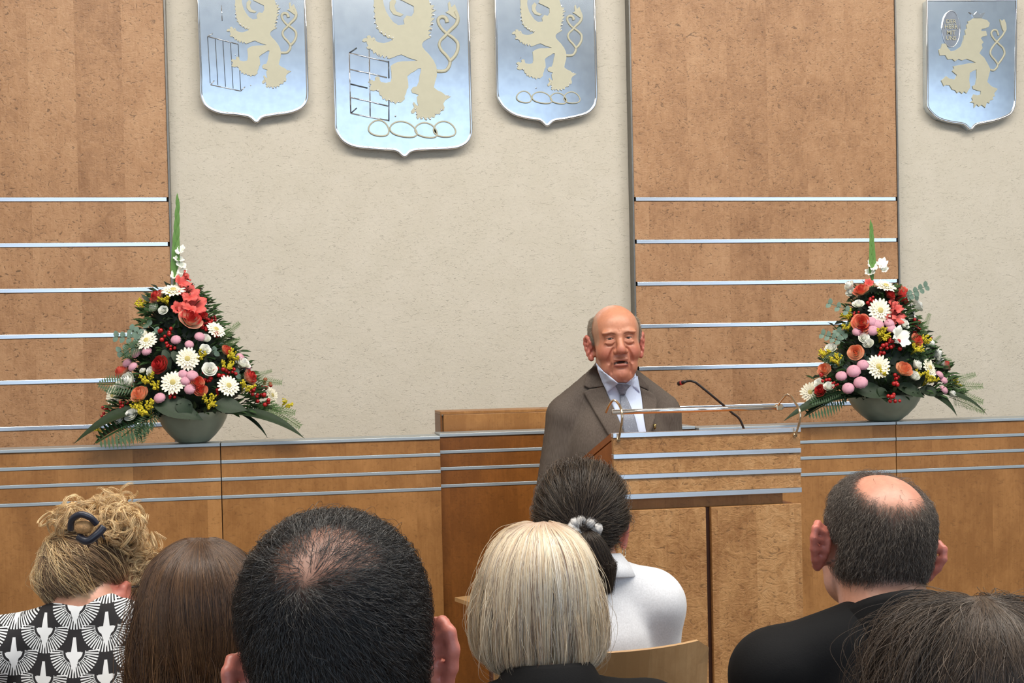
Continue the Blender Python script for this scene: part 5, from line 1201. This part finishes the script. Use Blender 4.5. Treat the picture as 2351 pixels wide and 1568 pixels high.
# --- woman with the curly updo and crane-print blouse
def crane_print():
    m = NT('crane_print_cloth'); tc = m.n('ShaderNodeTexCoord'); sp = m.n('ShaderNodeSeparateXYZ'); m.l(tc.outputs['Object'], sp.inputs[0])
    X, Z = sp.outputs[0], sp.outputs[2]; PX, PZ = .109, .080; M = m.math; out = None
    for par in (0, 1):
        u = M('SUBTRACT', M('FLOORED_MODULO', M('ADD', X, 5+par*PX/2+.032), PX), PX/2)
        v = M('SUBTRACT', M('FLOORED_MODULO', M('ADD', M('ADD', Z, 5+par*PZ/2+.012), M('MULTIPLY', X, 0.0)), PZ), PZ*.60)
        r = M('SQRT', M('ADD', M('MULTIPLY', u, u), M('MULTIPLY', v, v))); a = M('ARCTAN2', v, u)
        down = M('LESS_THAN', v, M('MULTIPLY', M('ABSOLUTE', u), .10))
        fan = M('MULTIPLY', M('MULTIPLY', M('LESS_THAN', r, .043), M('GREATER_THAN', r, .019)), down)
        stripe = M('GREATER_THAN', M('SINE', M('MULTIPLY', a, 50)), M('SUBTRACT', M('MULTIPLY', r, 16.0), .62))
        ringd = M('MULTIPLY', M('LESS_THAN', r, .025), M('GREATER_THAN', r, .0205)); dots = M('GREATER_THAN', M('SINE', M('MULTIPLY', a, 30)), .55)
        feathers = M('MULTIPLY', fan, M('SUBTRACT', stripe, M('MULTIPLY', ringd, dots), None, True))
        inner = M('MULTIPLY', M('MULTIPLY', M('LESS_THAN', r, .015), M('LESS_THAN', v, -.001)), 1.0)
        au = M('ABSOLUTE', u)
        neck = M('MULTIPLY', M('LESS_THAN', au, M('MAXIMUM', M('SUBTRACT', .0055, M('MULTIPLY', v, .13)), .0012)), M('MULTIPLY', M('GREATER_THAN', v, -.004), M('LESS_THAN', v, .024)))
        tail = M('MULTIPLY', M('LESS_THAN', au, M('MULTIPLY', M('ADD', v, .036), .35)), M('MULTIPLY', M('LESS_THAN', v, 0.0), M('GREATER_THAN', v, -.036)))
        one = M('MAXIMUM', M('MAXIMUM', feathers, inner), M('MAXIMUM', neck, tail)); out = one if out is None else M('MAXIMUM', out, one)
    m.l(m.mix(out, lin((24, 22, 26)), lin((226, 228, 230))), m.b.inputs['Base Color']); m.b.inputs['Roughness'].default_value = .8; return m.m
CRANE = crane_print()
YQ = .06
h = seated('woman with curly blonde hair clipped up and a black blouse with white crane print', 214, 1218, 2.68, yaw=-34, pitch=-6, roll=3, s=.91, hairth=.004, sw=.165, shz=-.080, trap=.060, top_mat=CRANE, top_name='blouse', hv=.0042, neck=(.050, .056), flare=.6, colorf=col3((122, 94, 66)), chair_label='beech chair under the woman in the crane-print blouse', bodyyaw=-3, chair_dx=-.008, chair_dy=-.02, nk=.050)
HM7 = hairmat('curly_blonde_hair', [(186, 144, 92), (224, 188, 132), (244, 220, 174), (160, 120, 78), (236, 208, 158), (206, 166, 112)], rough=.4)
HM7b = hairmat('pulled_up_hair', [(92, 72, 56), (130, 102, 76), (158, 128, 96), (76, 58, 46), (190, 160, 120)], rough=.4)
GC = nrmz(np.array([-.42, -.66, .62]))
pulled_hair(h, 'hair', 11000, GC, HM7b, dens3, .011, .00034, wave=.0018, locks=40, lw=.0045)
pulled_hair(h, 'loose_locks', 1800, GC, HM7, dens3, .014, .00032, wave=.0025, locks=12, lw=.008)
# loose curls piled on top
N = 900; per = 9; C0 = np.array([at(232, 1215, 2.660), at(285, 1250, 2.680), at(180, 1195, 2.660), at(250, 1180, 2.690), at(305, 1310, 2.700), at(270, 1205, 2.640)])
P = []
for k in range(N):
    c = C0[rng.integers(len(C0))]+rng.normal(size=3)*np.array([.020, .022, .013]); ax = nrmz(rng.normal(size=3)); b1 = nrmz(np.cross(ax, [.3, .2, 1])); b2 = np.cross(ax, b1); R_ = rng.uniform(.009, .021); L_ = rng.uniform(.0, .030); ph = rng.uniform(0, 6.28); tw = rng.uniform(.6, 1.7)
    t_ = np.linspace(0, 1, 18)
    base_ = c+np.outer(np.cos(ph+t_*2*PI*tw)*R_, b1)+np.outer(np.sin(ph+t_*2*PI*tw)*R_, b2)+np.outer((t_-.5)*L_, ax)
    for q in range(per): P.append(base_+rng.normal(size=3)*.0014+smooth_noise(1, 18, 1, .0008)[0])
strands('curls', np.array(P), .00034, HM7, h.t)
CLIPM = simple('dark_hair_clip', (44, 46, 58), .3)
ck = at(205, 1212, 2.520)
cl = tube('hair_clip', smooth_path([at(162, 1215, 2.550), at(166, 1192, 2.535), at(185, 1181, 2.525), at(207, 1188, 2.525), at(222, 1203, 2.530)], 6), [.006]*25, CLIPM, h.t, 10)
tube('clip_jaw', smooth_path([at(180, 1232, 2.535), at(200, 1242, 2.528), at(222, 1228, 2.528), at(238, 1210, 2.535)], 6), .0075, CLIPM, cl, 10)
for a_, b_ in (((205,1236),(203,1256)), ((218,1232),(224,1250)), ((230,1222),(240,1238)), ((192,1238),(184,1222))): tube('clip_tooth', [at(*a_, 2.53), at(*b_, 2.542)], [.003, .0015], CLIPM, cl, 6)
bun = MB(); bun.blob(at(193, 1210, 2.535), (.017, .014, .013), 14, 8); HB = simple('bun_hair', (196, 150, 100), .5, 0, .3, 160, .6); bun.build('bun', HB, h.t)
GLM = simple('dark_spectacle_frame', (36, 28, 26), .3)
gp = [head_world(h, np.array([[x_, y_, z_]]))[0] for x_, y_, z_ in ((.083, -.005, .026), (.084, .05, .026), (.078, .098, .024))]
gl = tube('spectacles', gp, .0022, GLM, h.t, 6)
for sx in (1, -1): tube('rim', [head_world(h, np.array([[sx*.036+.026*math.cos(2*PI*k/24), .108-.012*abs(math.cos(2*PI*k/24)), .014+.020*math.sin(2*PI*k/24)]]))[0] for k in range(24)], .0018, GLM, gl, 6, closed=True)

# --- empty chair in the front row, mostly hidden by the man nearest the camera
c_ = at(1050, 1530, 2.46)
chair(c_[0]-.203, 2.72, 'empty beech chair whose edge shows right of the ear of the man nearest the camera')
# ---------------------------------------------------------------- the speaker behind the lectern
from mathutils.bvhtree import BVHTree
YSP = 4.30
hp = at(1414, 797, YSP); SR = rotz(PI-math.radians(6))@rotx(math.radians(-3))@roty(math.radians(2.5))
t = thing('person', (hp[0], YSP+.03, 0), 'elderly bald man in grey suit and tie speaking behind the lectern', 'person')
S = Sdf()
S.e((0,-.014,.050), (.0775,.098,.086)); S.e((0,.028,.058), (.068,.066,.066), k=.02); S.e((0,.030,-.004), (.068,.060,.070), k=.02)
S.e2((.038,.054,-.014), (.031,.034,.032), k=.02); S.e((0,.030,-.056), (.055,.056,.042), k=.02); S.e2((.034,.050,-.062), (.024,.027,.027), k=.015)
S.e((0,.079,-.080), (.024,.016,.017), k=.014); S.e((0,.045,-.096), (.042,.040,.022), k=.018); S.e((0,.077,-.044), (.030,.017,.024), k=.014)
S.e2((.028,.0845,.0505), (.027,.0115,.0070), k=.014); S.e((0,.088,.046), (.014,.010,.012), k=.012)
S.e2((.0310,.106,.0335), (.0200,.018,.0110), k=.012, sub=True)
S.c((0,.086,.042), (0,.110,.004), .0080,.0118, k=.010); S.e((0,.1115,-.005), (.0155,.0135,.0130), k=.006); S.e2((.0165,.0995,-.0095), (.0085,.0115,.0090), k=.005)
S.e2((.0078,.109,-.0175), (.0045,.007,.0035), k=.002, sub=True)
EC = np.array([.0300, .0768, .0325])
S.e2(tuple(EC), (.0142,.0140,.0138), k=.006); S.e2((.031,.083,.0185), (.0165,.0085,.0065), k=.008)
def surf(x_, z_, d_=0.0):
    y_ = .16
    for _ in range(60): y_ -= float(S.at(np.array([[x_, y_, z_]]))[0])*.7
    return (x_, y_-d_, z_)
def crease(pts, r, k, d_=0.0):
    P_ = [surf(a, b, d_) for a, b in smooth_path([(p[0], p[1], 0) for p in pts], 3) for _ in (0,)] if False else [surf(q[0], q[1], d_) for q in smooth_path([(a, b, 0) for a, b in pts], 3)]
    for g in (1, -1):
        for u, v in zip(P_, P_[1:]): S.ops.append(('c', np.array([g*u[0], u[1], u[2]]), np.array([g*v[0], v[1], v[2]]), r, r, k, True))
crease([(.021,.000),(.029,-.014),(.036,-.032),(.038,-.046)], .0022, .007, .0004)
crease([(.030,-.050),(.033,-.062),(.031,-.078)], .0020, .006, .0002)
crease([(.016,.0185),(.026,.0095),(.040,.0100),(.046,.016)], .0010, .004, .0002)
crease([(.015,.0445),(.028,.0475),(.042,.042)], .0010, .004, .0)
crease([(.0035,.052),(.0045,.062)], .0010, .004, .0)
for g in (1, -1):   # the almond of the open eye
    S.e((g*EC[0],EC[1]+.0128,EC[2]-.0006), (.0114,.0100,.0026), k=.0015, sub=True)
ml = surf(0, -.044)[1]
S.e((0,ml-.003,-.0355), (.022,.0065,.0045), k=.004); S.e((0,ml-.004,-.0535), (.0195,.0080,.0060), k=.004)
for u, v in (((-.0215,-.0480),(-.010,-.0442)), ((-.010,-.0442),(.012,-.0440)), ((.012,-.0440),(.0225,-.0478))): S.c((u[0],ml+.003-abs(u[0])*.25,u[1]), (v[0],ml+.003-abs(v[0])*.25,v[1]), .0030 if abs(u[0]) < .02 and abs(v[0]) < .02 else .0016, k=.002, sub=True)
S.e((.001,ml+.002,-.0442), (.0155,.012,.0032), k=.002, sub=True); cz0 = surf(0, -.064); S.c((-.015,cz0[1]+.0005,-.0645), (.015,cz0[1]+.0005,-.0645), .0016, k=.006, sub=True)
c1 = surf(.001, -.083); S.c((.001,c1[1]+.0004,-.077), (.001,c1[1]+.0004,-.087), .0011, k=.003, sub=True)
ear(S, .0735, -.006, -.002, 1.12, .62)
S.ops = [(o[0], SR@o[1]+hp, o[2], SR@o[3], o[4], o[5]) if o[0] == 'e' else (o[0], SR@o[1]+hp, SR@o[2]+hp, o[3], o[4], o[5], o[6]) for o in S.ops]
S.frame(np.eye(3), np.zeros(3)); zh = hp[2]; SB = rotz(PI+math.radians(1)); bp = np.array([hp[0]+.006, YSP+.035, 0]); zs = zh-.205
S.c(hp+SR@np.array([0,-.02,-.045]), bp+SB@np.array([0,-.035,zs+.03]), .064, .070, k=.02)
S.frame(SB, bp)
HT = ZT-drop*.8
S.c((0,-.03,zs+.02), (0,-.02,.95), .09, .12, k=.05); S.e((0,-.01,zs-.14), (.14,.10,.2), k=.05)
for g in (1, -1):
    S.c((g*.05,-.03,zs), (g*.165,-.03,zs-.02), .05, .05, k=.03); S.c((g*.165,-.03,zs-.03), (g*.198,-.03,zs-.30), .045, .038, k=.03); S.c((g*.198,-.03,zs-.30), (g*.222,.045,zs-.545), .036, .027, k=.02)
    S.e((g*.224,.058,zs-.60), (.016,.040,.048), k=.015)
    for q, (dy, L) in enumerate(((.030,.058),(.011,.074),(-.008,.070),(-.026,.055))): S.c((g*.224,.062+dy,zs-.635), (g*.221,.066+dy,zs-.635-L*.6), .009, .0085, k=.004); S.c((g*.221,.066+dy,zs-.635-L*.6), (g*.209,.070+dy,zs-.635-L), .0085, .0075, k=.003)
    S.c((g*.217,.090,zs-.585), (g*.209,.115,zs-.645), .0105, .0085, k=.006)
    S.c((g*.09,-.01,.93), (g*.10,0,.5), .085, .055, k=.04); S.c((g*.10,0,.5), (g*.10,-.02,.10), .055, .038, k=.03)
X0, X1 = hp[0]-.115, hp[0]+.115
me, V = S.mesh(axis(hp[0]-.36, hp[0]+.36, [(X0, X1)], .0019, .02), axis(YSP-.42, YSP+.2, [(YSP-.14, YSP+.115)], .0019, .02), axis(.06, zh+.16, [(zh-.125, zh+.145)], .0019, .02), 'body', 1)
L = (V-hp)@SR; x, y, z = L.T; ax = np.abs(x)
def g_(cx_, cy_, cz__, sx, sy, sz): return np.exp(-(((ax-cx_)/sx)**2+((y-cy_)/sy)**2+((z-cz__)/sz)**2))[:, None]
C = np.tile(L3((198, 136, 106)), (len(V), 1))
def blend(C, w, c): return C*(1-w)+L3(c)*w
C = blend(C, .8*g_(.045, .06, -.015, .028, .05, .028), (178, 96, 82)); C = blend(C, .7*g_(0, .11, -.004, .016, .03, .016), (178, 96, 84)); C = blend(C, .35*g_(0, .08, -.05, .05, .05, .03), (170, 108, 92)); C = blend(C, .55*g_(0, .06, -.085, .05, .06, .03), (180, 112, 96))
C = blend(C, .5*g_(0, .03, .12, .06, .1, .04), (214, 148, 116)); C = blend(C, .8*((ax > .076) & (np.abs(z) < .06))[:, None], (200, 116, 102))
lip = (ax < .024) & (y > ml-.02); zc = z+.25*np.maximum(ax-.006, 0)*.8
w_ = np.clip(1-np.abs(zc+.0365)/.0050, 0, 1)*.6+np.clip(1-np.abs(zc+.0530)/.0075, 0, 1); C = blend(C, .8*(np.clip(w_, 0, 1)*lip)[:, None], (160, 84, 78))
mo = (ax < .0235) & (np.abs(zc+.0440) < .0040) & (y > ml-.03) & (y < ml+.0065-ax*.2); C = blend(C, .90*mo[:, None], (48, 22, 20))
C = blend(C, .35*g_(.030, .09, .052, .020, .02, .0045), (140, 104, 84)); C = blend(C, .35*g_(.030, .082, .030, .02, .02, .012), (176, 112, 96))
scalp = ((np.abs(nrmz(L-SKO)[:, 0]) > .62) & (z > .01) & (y < .06)) | ((y < -.06) & (z > -.05)); C = blend(C, .45*scalp[:, None]*(ax < .079)[:, None], (168, 150, 128))
color_attr(me, C); body = obj('body', me, SKIN, t)
# eyes
EYEW = simple('eye_white', (150, 132, 122), .5, 0, .03, 40); IRIS = simple('dark_brown_iris', (34, 22, 18), .4); 
for g in (1, -1):
    c = hp+SR@np.array([g*EC[0], EC[1], EC[2]]); m = MB(); m.blob(c, (.0126,)*3, 18, 12); e = m.build('eye', EYEW, t)
    m = MB(); m.blob(c+SR@np.array([.0010, .0085, -.0005]), (.0060, .0050, .0060), 16, 8, SR@np.eye(3)); m.build('iris', IRIS, e)
# grey hair at the sides and back
h = Head(); h.R, h.p, h.s, h.t = SR, hp, 1.03, t
HMS = hairmat('thin_grey_hair', [(150, 138, 120), (176, 164, 146), (128, 116, 100), (192, 182, 166), (112, 102, 88)], rough=.45)
def denss(d): return np.where((d[:, 2] > -.42) & (d[:, 2] < .70) & (d[:, 1] < .42-.35*np.clip(d[:, 2], 0, 1)), 1.0, 0)*np.clip((np.abs(d[:, 0])-.60+np.clip(-d[:, 1], 0, 1)*.6)/.15, 0, 1)*np.where((np.abs(d[:, 0]) > .8) & (d[:, 2] < -.12) & (d[:, 1] > -.4), 0, 1)
short_hair(h, 'hair', 6500, denss, lambda d: np.stack([d[:, 0]*.3, -.6+0*d[:, 0], -np.ones(len(d))], 1), lambda d: .022+0*d[:, 0], lambda d: .0045+0*d[:, 0], .00019, HMS, 6, .25, .0015)
# eyebrows
N = 260; u = rng.random(N); gs = np.where(rng.random(N) < .5, 1, -1); P = np.zeros((N, 4, 3))
bx0 = np.stack([gs*(.012+.034*u), .094-.014*u**1.5, .047+.006*np.sin(u*2.6)+rng.normal(size=N)*.0016], 1)
for i in range(4): P[:, i] = bx0+np.stack([gs*.006*i/3, .0015-.001*i/3+0*u, .0016*i/3*(1-u*1.6)], 1)
brow = strands('eyebrows', P@SR.T+hp, .00020, hairmat('brow_hair', [(120, 92, 74), (150, 124, 104), (100, 74, 60)]), t)
# jacket, trousers, shoes
SUIT = NT('grey_suit_cloth'); _v = SUIT.coord((1, 1, 1)); _f = SUIT.noise(SUIT.coord((500, 500, 40)), 1.0, 2); _b = SUIT.noise(_v, 5, 3)
SUIT.l(SUIT.mix(.4, SUIT.ramp(_b, [(.3, lin((86, 77, 70))), (.7, lin((98, 88, 80)))]), SUIT.ramp(_f, [(.3, lin((70, 62, 57))), (.7, lin((112, 102, 94)))])), SUIT.b.inputs['Base Color']); SUIT.b.inputs['Roughness'].default_value = .85; SUIT.b.inputs['Specular IOR Level'].default_value = .2; SUIT = SUIT.m
J = Sdf().frame(SB, bp)
J.c((0,-.040,zs+.055), (0,-.03,zs-.06), .076, .10, k=.03); J.e((0,-.005,zs-.15), (.178,.128,.21), k=.05); J.e((0,.005,zs-.36), (.178,.135,.24), k=.06); J.e((0,0,.90), (.19,.135,.16), k=.06)
for g in (1, -1):
    J.c((g*.046,-.035,zs+.092), (g*.165,-.03,zs-.004), .056, .056, k=.03); J.e((g*.165,-.03,zs-.02), (.054,.062,.058), k=.02)
    J.c((g*.167,-.03,zs-.03), (g*.198+(.02 if g > 0 else 0),-.03,zs-.30), .060, .056, k=.016); J.c((g*.198+(.02 if g > 0 else 0),-.03,zs-.30), (g*.222,.042,zs-.535), .054, .043, k=.02)
me, V = J.mesh(axis(hp[0]-.34, hp[0]+.34, [(hp[0]-.27, hp[0]+.27)], .006, .02), axis(YSP-.36, YSP+.24, [(YSP-.2, YSP)], .006, .02), axis(.74, zs+.15, [(zs-.40, zs+.15)], .006, .02), 'jacket', 2)
W = np.array([noise.noise(Vector((v[0]*9, v[1]*9, v[2]*5))) for v in V]); nn = np.zeros(len(V)*3, np.float32); me.vertex_normals.foreach_get('vector', nn)
me.vertices.foreach_set('co', (V+nn.reshape(-1, 3)*(W*.0045)[:, None]).astype(np.float32).ravel()); me.update()
jv = [v.co.copy() for v in me.vertices]; jf = [tuple(p.vertices) for p in me.polygons]
jacket = obj('jacket', me, SUIT, t)
K = Sdf().frame(SB, bp); K.e((0,0,.90), (.175,.125,.12), k=.05)
for g in (1, -1): K.c((g*.09,0,.88), (g*.10,.0,.5), .098, .078, k=.03); K.c((g*.10,0,.5), (g*.10,-.01,.09), .075, .066, k=.03)
me, V = K.mesh(axis(hp[0]-.3, hp[0]+.3, [], .016, .016), axis(YSP-.22, YSP+.3, [], .016, .016), axis(.05, 1.05, [], .02, .02), 'trousers', 1); obj('trousers', me, SUIT, t)
for g in (1, -1):
    K = Sdf().frame(SB, bp); K.c((g*.10,-.03,.05), (g*.115,.15,.035), .045, .036, k=.02); K.e((g*.10,-.02,.075), (.045,.06,.055), k=.02)
    me, V = K.mesh(axis(hp[0]-.25, hp[0]+.25, [], .012, .012), axis(YSP-.25, YSP+.2, [], .012, .012), axis(0.001, .14, [], .012, .012), 'shoe', 1); obj('shoe', me, SHOE, t)
# garment pieces laid onto the chest
bm_ = body.data; off_ = len(jv); o_ = origin(t)
bv = [Vector(np.array(v.co)+o_) for v in bm_.vertices]; bf = [tuple(q+off_ for q in p.vertices) for p in bm_.polygons]
BV = BVHTree.FromPolygons(jv+bv, jf+bf); BJ = BVHTree.FromPolygons(jv, jf)
def onto(px, py, lift, bvh=None):
    w = at(px, py, 3.0); d = Vector(w-EYE).normalized(); hit = (bvh or BV).ray_cast(Vector(EYE), d)
    if hit[0] is None: return np.array((bvh or BV).find_nearest(Vector(at(px, py, YSP-.03)))[0])
    return np.array(hit[0])-np.array(d)*lift
def patch(name, poly, lift, mat, parent=None, thick=.004, sub=3, bvh=None, grad=None):
    """piece of cloth: a pixel outline of the photograph, cut fine and laid on the body"""
    poly = [(x/3.824+1230, y/3.824+670) for x, y in poly]
    bm = bmesh.new(); vs = [bm.verts.new((x, y, 0)) for x, y in poly]
    for tr in tessellate_polygon([[Vector((x, y, 0)) for x, y in poly]]): bm.faces.new([vs[i] for i in tr])
    for _ in range(5):
        ed = [e for e in bm.edges if e.calc_length() > 5.5]
        if not ed: break
        bmesh.ops.subdivide_edges(bm, edges=ed, cuts=1); bmesh.ops.triangulate(bm, faces=bm.faces[:])
    bd = {v for e in bm.edges if len(e.link_faces) == 1 for v in e.verts}
    P2 = {v: (v.co.x, v.co.y) for v in bm.verts}
    hit = {v: onto(*P2[v], 0, bvh) for v in bm.verts}
    # level out: neighbours average their depth so the cloth lies smooth
    dep = {v: float((hit[v]-EYE)@fw) for v in bm.verts}
    h0 = dict(dep)
    for _ in range(40): dep = {v: min(h0[v]+.002, .4*dep[v]+.6*(sum(dep[e.other_vert(v)] for e in v.link_edges)/len(v.link_edges))) for v in bm.verts}
    for v in list(bm.verts):
        d = fw+rt*((P2[v][0]-W_/2)/F_)-up*((P2[v][1]-CY)/F_); lf = lift*(1 if v not in bd else .8); v.co = Vector(EYE+d*(dep[v]-lf))
    r = bmesh.ops.extrude_face_region(bm, geom=bm.faces[:], use_keep_orig=True); ext = [v for v in r['geom'] if isinstance(v, bmesh.types.BMVert)]
    for v in ext: v.co += Vector(fw)*thick
    return obj(name, bm_mesh(name, bm, True), mat, parent or t)
SHIRT = simple('pale_blue_shirt', (196, 208, 232), .8, 0, .03, 300, .1); TIEM = NT('dotted_grey_tie')
_w = TIEM.n('ShaderNodeTexVoronoi', i_Scale=260.0); TIEM.l(TIEM.coord(), _w.inputs['Vector'])
TIEM.l(TIEM.mix(TIEM.ramp(_w.outputs['Distance'], [(.18, (1, 1, 1, 1)), (.26, (0, 0, 0, 1))]), lin((112, 118, 132)), lin((154, 162, 176))), TIEM.b.inputs['Base Color']); TIEM.b.inputs['Roughness'].default_value = .45; TIEM = TIEM.m
patch('shirt', [(540,660),(600,800),(628,900),(680,1010),(735,1140),(790,1262),(975,1262),(950,1120),(930,930),(895,740),(870,740),(800,800),(720,800),(640,740)], .005, SHIRT)
patch('shirt_collar', [(528,622),(545,690),(582,790),(630,888),(690,832),(726,803),(660,748),(596,700)], .016, SHIRT)
patch('shirt_collar', [(812,806),(850,768),(874,712),(888,760),(902,830),(914,884),(868,846)], .016, SHIRT)
patch('tie', [(738,900),(786,900),(826,985),(872,1100),(912,1262),(775,1262),(756,1120),(742,1000)], .014, TIEM)
patch('tie_knot', [(698,818),(735,803),(800,803),(838,818),(802,860),(786,902),(742,906),(724,868)], .022, TIEM, thick=.008)
patch('lapel', [(418,884),(470,854),(604,834),(640,920),(702,1060),(762,1200),(790,1262),(640,1262),(520,1062)], .013, SUIT)
patch('jacket_collar', [(526,618),(494,664),(446,722),(420,824),(468,850),(602,830),(576,780),(545,700)], .013, SUIT)
patch('lapel', [(905,834),(1000,874),(1040,902),(1068,960),(1050,1100),(1006,1262),(974,1262),(944,1060),(922,900)], .013, SUIT)
patch('jacket_collar', [(882,712),(903,733),(950,775),(992,822),(988,868),(904,830)], .013, SUIT)
PIN = simple('small_lapel_pin', (150, 130, 84), .3, .9); patch('lapel_pin', [(1030,1160),(1060,1158),(1056,1200),(1040,1210),(1034,1190)], .020, PIN, thick=.003)
